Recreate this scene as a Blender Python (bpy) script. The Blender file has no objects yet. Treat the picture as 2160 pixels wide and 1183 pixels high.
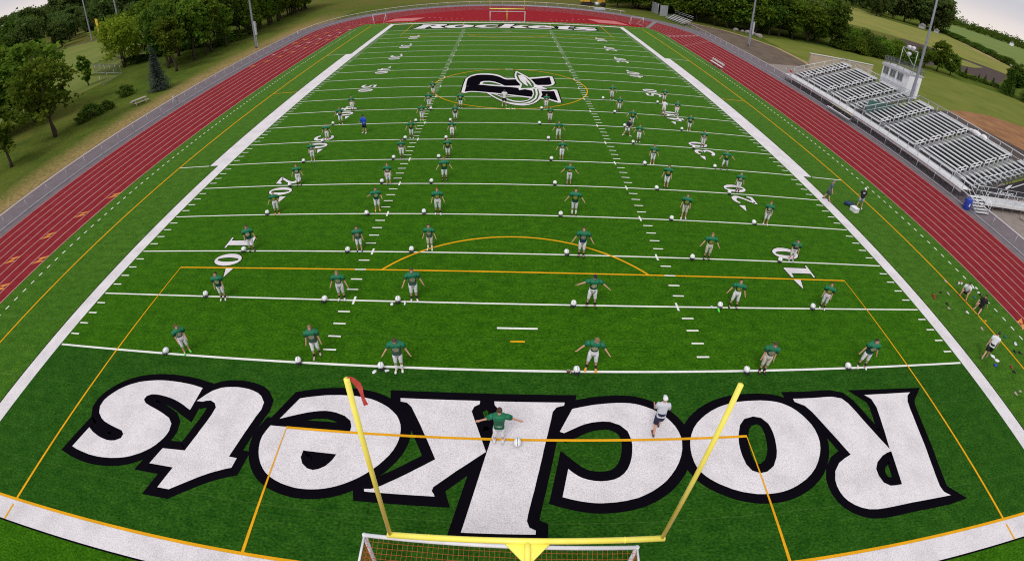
# American football field seen from a drone behind the near goal post.
# World frame: x across the field, y along it (near end line y=0, far end line y=109.73), z up, metres.
import bpy, bmesh, math, random
from mathutils import Vector, Matrix
from mathutils.geometry import tessellate_polygon
random.seed(11)
SC = bpy.context.scene
COL = SC.collection
R = math.radians
YD = 0.9144

# ------------------------------------------------------------------ materials
def nodes(name):
    m = bpy.data.materials.new(name); m.use_nodes = True
    nt = m.node_tree
    return m, nt, nt.nodes, nt.links, nt.nodes['Principled BSDF']
def setp(b, **k):
    for n, v in k.items():
        b.inputs[n].default_value = v
def c4(c): return (c[0], c[1], c[2], 1)
def noise_tex(N, Lk, vec, scale, detail=3, rough=.6):
    n = N.new('ShaderNodeTexNoise'); n.inputs['Scale'].default_value = scale
    n.inputs['Detail'].default_value = detail; n.inputs['Roughness'].default_value = rough
    if vec is not None: Lk.new(vec, n.inputs['Vector'])
    return n
def ramp(N, Lk, fac, stops):
    r = N.new('ShaderNodeValToRGB'); e = r.color_ramp.elements
    while len(e) < len(stops): e.new(.5)
    for q, (p, c) in zip(e, stops): q.position = p; q.color = c4(c)
    Lk.new(fac, r.inputs['Fac']); return r
def mix(N, Lk, a, b, fac, mode='MIX'):
    m = N.new('ShaderNodeMix'); m.data_type = 'RGBA'; m.blend_type = mode
    for s, v in ((6, a), (7, b), (0, fac)):
        if hasattr(v, 'links') or isinstance(v, bpy.types.NodeSocket): Lk.new(v, m.inputs[s])
        else: m.inputs[s].default_value = c4(v) if isinstance(v, tuple) else v
    return m.outputs[2]
def math_n(N, Lk, op, a, b=None, c=None, clamp=False):
    m = N.new('ShaderNodeMath'); m.operation = op; m.use_clamp = clamp
    for i, v in enumerate((a, b, c)):
        if v is None: continue
        if isinstance(v, bpy.types.NodeSocket): Lk.new(v, m.inputs[i])
        else: m.inputs[i].default_value = v
    return m.outputs[0]
def M(name, col, col2=None, scale=6, rough=.7, metal=0, bump=0, detail=4, spec=None, lo=.35, hi=.65):
    m, nt, N, Lk, b = nodes(name)
    setp(b, Roughness=rough, Metallic=metal); b.inputs['Specular IOR Level'].default_value = spec if spec is not None else (.02 if rough >= .9 else .35)
    tc = N.new('ShaderNodeTexCoord')
    col2 = col2 or tuple(x * .8 for x in col)
    n = noise_tex(N, Lk, tc.outputs['Object'], scale, detail)
    r = ramp(N, Lk, n.outputs['Fac'], [(lo, col), (hi, col2)])
    Lk.new(r.outputs[0], b.inputs['Base Color'])
    if bump:
        bp = N.new('ShaderNodeBump'); bp.inputs['Strength'].default_value = bump; bp.inputs['Distance'].default_value = .02
        Lk.new(n.outputs['Fac'], bp.inputs['Height']); Lk.new(bp.outputs[0], b.inputs['Normal'])
    return m
def turf_mat(name, a, b_, c, dirt=.25):
    m, nt, N, Lk, b = nodes(name)
    setp(b, Roughness=.9); b.inputs['Specular IOR Level'].default_value = .02
    b.inputs['Sheen Weight'].default_value = .42; b.inputs['Sheen Roughness'].default_value = .28; b.inputs['Sheen Tint'].default_value = (.50, .85, .20, 1)
    tc = N.new('ShaderNodeTexCoord'); v = tc.outputs['Object']
    mp = N.new('ShaderNodeMapping'); mp.inputs['Scale'].default_value = (.85, 1.35, 1); Lk.new(v, mp.inputs['Vector'])
    big = noise_tex(N, Lk, v, .09, 4); mid = noise_tex(N, Lk, mp.outputs[0], 1.5, 6, .72); fine = noise_tex(N, Lk, mp.outputs[0], 9, 5, .8)
    r1 = ramp(N, Lk, big.outputs['Fac'], [(.3, a), (.7, b_)])
    f2 = math_n(N, Lk, 'MULTIPLY_ADD', mid.outputs['Fac'], 3.4, -1.2, True)
    c1 = mix(N, Lk, r1.outputs[0], c, f2)
    r3 = ramp(N, Lk, fine.outputs['Fac'], [(.32, (.30, .30, .30)), (.5, (.92, .92, .92)), (.68, (2.0, 1.75, 1.5))])
    c2 = mix(N, Lk, c1, r3.outputs[0], 1.0, 'MULTIPLY')
    # rolls of turf meet in faint seams every five yards
    sx = N.new('ShaderNodeSeparateXYZ'); Lk.new(v, sx.inputs[0])
    fr = math_n(N, Lk, 'FRACT', math_n(N, Lk, 'MULTIPLY_ADD', sx.outputs[1], 1 / 4.572, .57))
    seam = math_n(N, Lk, 'LESS_THAN', fr, .006)
    sf = math_n(N, Lk, 'MULTIPLY', seam, .16)
    c3 = mix(N, Lk, c2, (.14, .22, .06), sf)
    # the side strips are tinted a touch paler
    side = math_n(N, Lk, 'GREATER_THAN', math_n(N, Lk, 'ABSOLUTE', sx.outputs[0]), 25.3)
    c3 = mix(N, Lk, c3, (1.42, 1.10, 3.0), side, 'MULTIPLY')
    sp = noise_tex(N, Lk, v, 3.1, 2); spk = math_n(N, Lk, 'GREATER_THAN', sp.outputs['Fac'], .755)
    c4_ = mix(N, Lk, c3, (.10, .11, .04), math_n(N, Lk, 'MULTIPLY', spk, dirt))
    Lk.new(c4_, b.inputs['Base Color'])
    bp = N.new('ShaderNodeBump'); bp.inputs['Strength'].default_value = .5; bp.inputs['Distance'].default_value = .03
    Lk.new(fine.outputs['Fac'], bp.inputs['Height']); Lk.new(bp.outputs[0], b.inputs['Normal'])
    return m
def paint_mat(name, col, speck, amt=1.0, scale=22):
    m, nt, N, Lk, b = nodes(name)
    setp(b, Roughness=.95); b.inputs['Specular IOR Level'].default_value = 0
    tc = N.new('ShaderNodeTexCoord'); v = tc.outputs['Object']
    f = noise_tex(N, Lk, v, scale, 5, .8); g = noise_tex(N, Lk, v, .8, 4)
    r = ramp(N, Lk, f.outputs['Fac'], [(.36, speck), (.56, col)])
    r2 = ramp(N, Lk, g.outputs['Fac'], [(.3, (.84, .84, .84)), (.6, (1, 1, 1))])
    Lk.new(mix(N, Lk, r.outputs[0], r2.outputs[0], amt, 'MULTIPLY'), b.inputs['Base Color'])
    return m
def mesh_mat(name, col, alpha, pitch=.09):
    # chain-link: thin diagonal wires, the rest is open
    m, nt, N, Lk, b = nodes(name)
    setp(b, Roughness=.5, Metallic=.6); b.inputs['Base Color'].default_value = c4(col)
    tc = N.new('ShaderNodeTexCoord'); sx = N.new('ShaderNodeSeparateXYZ'); Lk.new(tc.outputs['Object'], sx.inputs[0])
    u = math_n(N, Lk, 'MULTIPLY_ADD', sx.outputs[0], .8, sx.outputs[1])
    tests = []
    for s in (1, -1):
        d = math_n(N, Lk, 'MULTIPLY_ADD', sx.outputs[2], s, u)
        fr = math_n(N, Lk, 'FRACT', math_n(N, Lk, 'MULTIPLY', d, 1 / pitch))
        tests.append(math_n(N, Lk, 'LESS_THAN', fr, alpha / 2))
    k = math_n(N, Lk, 'MAXIMUM', tests[0], tests[1])
    Lk.new(k, b.inputs['Alpha'])
    return m
def leaf_mat(name, a, b_, c, sat=1):
    m, nt, N, Lk, b = nodes(name)
    N.remove(b)
    out = N['Material Output']
    tc = N.new('ShaderNodeTexCoord'); oi = N.new('ShaderNodeObjectInfo')
    n = noise_tex(N, Lk, tc.outputs['Object'], .55, 3); f = noise_tex(N, Lk, tc.outputs['Object'], 4.5, 2)
    r = ramp(N, Lk, n.outputs['Fac'], [(.32, a), (.66, b_)])
    k = mix(N, Lk, r.outputs[0], c, math_n(N, Lk, 'MULTIPLY_ADD', f.outputs['Fac'], 1.6, -.5, True))
    hs = N.new('ShaderNodeHueSaturation'); Lk.new(k, hs.inputs['Color'])
    Lk.new(math_n(N, Lk, 'MULTIPLY_ADD', oi.outputs['Random'], .028, .486), hs.inputs['Hue'])
    Lk.new(math_n(N, Lk, 'MULTIPLY_ADD', oi.outputs['Random'], .5, .85), hs.inputs['Value'])
    hs.inputs['Saturation'].default_value = sat
    d = N.new('ShaderNodeBsdfDiffuse'); t = N.new('ShaderNodeBsdfTranslucent'); ms = N.new('ShaderNodeMixShader')
    ms.inputs[0].default_value = .42
    for s in (d, t): Lk.new(hs.outputs[0], s.inputs['Color'])
    Lk.new(d.outputs[0], ms.inputs[1]); Lk.new(t.outputs[0], ms.inputs[2]); Lk.new(ms.outputs[0], out.inputs['Surface'])
    return m
def terrain_mat():
    m, nt, N, Lk, b = nodes('meadow')
    setp(b, Roughness=.95); b.inputs['Specular IOR Level'].default_value = 0
    tc = N.new('ShaderNodeTexCoord'); v = tc.outputs['Object']
    sx = N.new('ShaderNodeSeparateXYZ'); Lk.new(v, sx.inputs[0])
    n0 = noise_tex(N, Lk, v, .03, 5, .65); n1 = noise_tex(N, Lk, v, .22, 6, .7); n2 = noise_tex(N, Lk, v, 2.2, 5, .75)
    base = ramp(N, Lk, n0.outputs['Fac'], [(.3, (.062, .105, .015)), (.5, (.10, .13, .022)), (.72, (.15, .14, .034))])
    base = mix(N, Lk, base.outputs[0], (.028, .060, .010), math_n(N, Lk, 'MULTIPLY_ADD', n1.outputs['Fac'], 2.2, -.9, True))
    # dry uncut grass along the fence on the left
    d = math_n(N, Lk, 'MULTIPLY_ADD', sx.outputs[0], -1, -46.5)
    w = math_n(N, Lk, 'MULTIPLY_ADD', n1.outputs['Fac'], 8, -2.2)
    k1 = math_n(N, Lk, 'SMOOTH_MIN', math_n(N, Lk, 'DIVIDE', math_n(N, Lk, 'ADD', math_n(N, Lk, 'SUBTRACT', 4.2, d), w), 4.0, None, True), 1.0, .1)
    k2 = math_n(N, Lk, 'GREATER_THAN', d, -4)
    k3 = math_n(N, Lk, 'DIVIDE', math_n(N, Lk, 'SUBTRACT', 150, sx.outputs[1]), 40, None, True)
    kk = math_n(N, Lk, 'MULTIPLY', math_n(N, Lk, 'MULTIPLY', k1, k2), math_n(N, Lk, 'MULTIPLY', k3, .95), None, True)
    dry = ramp(N, Lk, n2.outputs['Fac'], [(.3, (.19, .135, .05)), (.6, (.31, .22, .095)), (.8, (.15, .145, .04))])
    col = mix(N, Lk, base, dry.outputs[0], kk)
    # scuffed ground past the far bend
    f1 = math_n(N, Lk, 'DIVIDE', math_n(N, Lk, 'SUBTRACT', sx.outputs[1], 143), 12, None, True)
    f2 = math_n(N, Lk, 'DIVIDE', math_n(N, Lk, 'SUBTRACT', 330, sx.outputs[1]), 60, None, True)
    f3 = math_n(N, Lk, 'MULTIPLY_ADD', n1.outputs['Fac'], 3.4, -1.35, True)
    col = mix(N, Lk, col, (.20, .135, .06), math_n(N, Lk, 'MULTIPLY', math_n(N, Lk, 'MULTIPLY', f1, f2), math_n(N, Lk, 'MULTIPLY', f3, .7)))
    fx = ramp(N, Lk, n2.outputs['Fac'], [(.25, (.6, .6, .6)), (.55, (1, 1, 1)), (.8, (1.3, 1.3, 1.25))])
    Lk.new(mix(N, Lk, col, fx.outputs[0], 1.0, 'MULTIPLY'), b.inputs['Base Color'])
    bp = N.new('ShaderNodeBump'); bp.inputs['Strength'].default_value = .8; bp.inputs['Distance'].default_value = .12
    Lk.new(n2.outputs['Fac'], bp.inputs['Height']); Lk.new(bp.outputs[0], b.inputs['Normal'])
    return m
def jersey_mat(name, green, em1, em2, low, em_amt):
    m, nt, N, Lk, b = nodes(name)
    setp(b, Roughness=.6); b.inputs['Specular IOR Level'].default_value = .35
    tc = N.new('ShaderNodeTexCoord'); v = tc.outputs['Object']; sx = N.new('ShaderNodeSeparateXYZ'); Lk.new(v, sx.inputs[0])
    ax = math_n(N, Lk, 'MULTIPLY', sx.outputs[0], 1 / .135); az = math_n(N, Lk, 'MULTIPLY', math_n(N, Lk, 'SUBTRACT', sx.outputs[2], 1.235), 1 / .12)
    rr = math_n(N, Lk, 'ADD', math_n(N, Lk, 'MULTIPLY', ax, ax), math_n(N, Lk, 'MULTIPLY', az, az))
    n = noise_tex(N, Lk, v, 22, 3)
    ins = math_n(N, Lk, 'LESS_THAN', math_n(N, Lk, 'MULTIPLY_ADD', n.outputs['Fac'], .8, math_n(N, Lk, 'SUBTRACT', rr, .4)), 1.0)
    front = math_n(N, Lk, 'LESS_THAN', sx.outputs[1], -.03)
    e = ramp(N, Lk, n.outputs['Fac'], [(.42, em1), (.58, em2)])
    g = ramp(N, Lk, noise_tex(N, Lk, v, 7, 3).outputs['Fac'], [(.35, green), (.7, tuple(x * .72 for x in green))])
    lowk = math_n(N, Lk, 'MULTIPLY', math_n(N, Lk, 'LESS_THAN', sx.outputs[2], 1.33), .85)  # dark lower cloth, with the shade below lit shoulders put into its colour
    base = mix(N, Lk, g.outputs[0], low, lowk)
    Lk.new(mix(N, Lk, base, e.outputs[0], math_n(N, Lk, 'MULTIPLY', math_n(N, Lk, 'MULTIPLY', ins, front), em_amt)), b.inputs['Base Color'])
    return m

# ------------------------------------------------------------------ mesh helpers
class MB:
    def __init__(s): s.v = []; s.f = []; s.m = []
    def add(s, vs, fs, mi=0):
        o = len(s.v); s.v += [tuple(v) for v in vs]
        for f in fs: s.f.append([i + o for i in f]); s.m.append(mi)
        return s
    def box(s, c, d, mi=0, rot=None):
        x, y, z = (k / 2 for k in d)
        vs = [Vector(p) for p in ((-x, -y, -z), (x, -y, -z), (x, y, -z), (-x, y, -z), (-x, -y, z), (x, -y, z), (x, y, z), (-x, y, z))]
        if rot is not None: vs = [rot @ v for v in vs]
        return s.add([v + Vector(c) for v in vs], [(0, 3, 2, 1), (4, 5, 6, 7), (0, 1, 5, 4), (1, 2, 6, 5), (2, 3, 7, 6), (3, 0, 4, 7)], mi)
    def bar(s, a, b, w, h=None, mi=0):
        a, b = Vector(a), Vector(b); d = b - a
        if d.length < 1e-6: return s
        q = d.to_track_quat('X', 'Z').to_matrix()
        return s.box((a + b) / 2, (d.length, w, h or w), mi, q)
    def tube(s, pts, rads, n=8, mi=0, cap=True):
        pts = [Vector(p) for p in pts]
        if not hasattr(rads, '__len__'): rads = [rads] * len(pts)
        vs = []; ref = None
        for i, p in enumerate(pts):
            t = (pts[min(i + 1, len(pts) - 1)] - pts[max(i - 1, 0)]).normalized()
            if ref is None: ref = Vector((1, 0, 0)) if abs(t.x) < .9 else Vector((0, 1, 0))
            u = (ref - t * ref.dot(t)).normalized(); w = t.cross(u); ref = u
            for k in range(n):
                a = 2 * math.pi * k / n
                vs.append(p + (u * math.cos(a) + w * math.sin(a)) * rads[i])
        fs = [(i * n + k, i * n + (k + 1) % n, (i + 1) * n + (k + 1) % n, (i + 1) * n + k) for i in range(len(pts) - 1) for k in range(n)]
        if cap: fs += [tuple(range(n - 1, -1, -1)), tuple(range((len(pts) - 1) * n, len(pts) * n))]
        return s.add(vs, fs, mi)
    def rings(s, rs, n=20, mi=0, cap0=True, cap1=True, ex=2.3, mat=None):
        # rs: (z, halfwidth x, halfdepth y, centre y)
        vs = []
        for z, hx, hy, cy in rs:
            for k in range(n):
                a = 2 * math.pi * k / n; ca, sa = math.cos(a), math.sin(a)
                x = hx * math.copysign(abs(ca) ** (2 / ex), ca); y = cy + hy * math.copysign(abs(sa) ** (2 / ex), sa)
                v = Vector((x, y, z)); vs.append(mat @ v if mat is not None else v)
        fs = [(i * n + k, i * n + (k + 1) % n, (i + 1) * n + (k + 1) % n, (i + 1) * n + k) for i in range(len(rs) - 1) for k in range(n)]
        if cap0: fs.append(tuple(range(n - 1, -1, -1)))
        if cap1: fs.append(tuple(range((len(rs) - 1) * n, len(rs) * n)))
        return s.add(vs, fs, mi)
    def ball(s, c, r, nu=10, nv=7, mi=0):
        r = r if hasattr(r, '__len__') else (r, r, r); vs = []
        for i in range(nv + 1):
            t = math.pi * i / nv
            for k in range(nu):
                p = 2 * math.pi * k / nu
                vs.append((c[0] + r[0] * math.sin(t) * math.cos(p), c[1] + r[1] * math.sin(t) * math.sin(p), c[2] + r[2] * math.cos(t)))
        return s.add(vs, [(i * nu + k, (i + 1) * nu + k, (i + 1) * nu + (k + 1) % nu, i * nu + (k + 1) % nu) for i in range(nv) for k in range(nu)], mi)
    def poly(s, loop, z, mi=0):
        return s.loops([loop], z, mi)
    def loops(s, loops, z, mi=0):
        tri = tessellate_polygon([[Vector((p[0], p[1], 0)) for p in l] for l in loops])
        flat = [(p[0], p[1], z) for l in loops for p in l]
        fs = []
        for a, b, c in tri:
            A, B, C_ = flat[a], flat[b], flat[c]
            cr = (B[0] - A[0]) * (C_[1] - A[1]) - (B[1] - A[1]) * (C_[0] - A[0])
            fs.append((a, b, c) if cr > 0 else (a, c, b))
        return s.add(flat, fs, mi)
    def strip(s, loop, d, z, hole=False, mi=0):
        # band of width d on the outer side of a closed loop, mitred corners
        area = sum(loop[i - 1][0] * loop[i][1] - loop[i][0] * loop[i - 1][1] for i in range(len(loop)))
        l = list(loop) if (area > 0) != hole else list(loop)[::-1]
        n = len(l); off = []
        for i in range(n):
            p = Vector(l[i]); e0 = (p - Vector(l[i - 1])); e1 = (Vector(l[(i + 1) % n]) - p)
            if e0.length < 1e-6: e0 = e1
            if e1.length < 1e-6: e1 = e0
            n0 = Vector((e0.y, -e0.x)).normalized(); n1 = Vector((e1.y, -e1.x)).normalized()
            m = n0 + n1
            if m.length < .2: off.append(p + n0 * d); continue
            m.normalize(); off.append(p + m * min(d / max(m.dot(n0), .1), 2.2 * d))
        for i in range(n):
            j = (i + 1) % n
            zz = z + .00012 * (i % 7)
            s.add([(*l[i], zz), (*off[i], zz), (*off[j], zz), (*l[j], zz)], [(0, 1, 2, 3)], mi)
        return s
    def rect(s, x0, x1, y0, y1, z, mi=0):
        return s.add([(x0, y0, z), (x1, y0, z), (x1, y1, z), (x0, y1, z)], [(0, 1, 2, 3)], mi)
    def line(s, pts, w, z, closed=False, mi=0):
        n = len(pts); L_ = []; R_ = []
        for i in range(n):
            a = Vector(pts[i - 1] if (i or closed) else pts[i]); b = Vector(pts[(i + 1) % n] if (i < n - 1 or closed) else pts[i])
            t = (b - a).normalized(); q = Vector((-t.y, t.x)) * w / 2; p = Vector(pts[i])
            L_.append((*(p + q), z)); R_.append((*(p - q), z))
        m = n if closed else n - 1
        for i in range(m):
            j = (i + 1) % n
            s.add([R_[i], R_[j], L_[j], L_[i]], [(0, 1, 2, 3)], mi)
        return s
    def build(s, name, mats, parent=None, smooth=False, loc=None):
        me = bpy.data.meshes.new(name); me.from_pydata(s.v, [], s.f)
        mats = mats if isinstance(mats, (list, tuple)) else [mats]
        for m in mats: me.materials.append(m)
        if len(mats) > 1: me.polygons.foreach_set('material_index', s.m)
        if smooth: me.polygons.foreach_set('use_smooth', [True] * len(me.polygons))
        me.update()
        return link(name, me, parent, loc)
def link(name, me, parent=None, loc=None):
    o = bpy.data.objects.new(name, me); COL.objects.link(o)
    if parent is not None: o.parent = parent
    if loc is not None: o.location = loc
    return o
def thing(name, label, cat, loc=(0, 0, 0), rz=0, group=None, scale=1):
    o = bpy.data.objects.new(name, None); COL.objects.link(o)
    o.empty_display_size = .2; o.location = loc; o.rotation_euler = (0, 0, rz); o.scale = (scale,) * 3
    return tag(o, label, cat, group)
def tag(o, label, cat, group=None):
    o['label'] = label; o['category'] = cat
    if group: o['group'] = group
    return o
def struct(o): o['kind'] = 'structure'; return o
def dup(root, loc, rz=0, label=None, group=None, scale=None, data=None):
    r = root.copy(); COL.objects.link(r); r.location = loc; r.rotation_euler = (0, 0, rz)
    if scale is not None: r.scale = scale if hasattr(scale, '__len__') else (scale,) * 3
    if label: r['label'] = label
    if group: r['group'] = group
    for ch in list(root.children):
        c = ch.copy(); COL.objects.link(c); c.parent = r
        for g in list(ch.children):
            d = g.copy(); COL.objects.link(d); d.parent = c
    return r
ORD = ['leftmost', 'second from left', 'third from left', 'fourth from left', 'fifth from left', 'rightmost']
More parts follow.
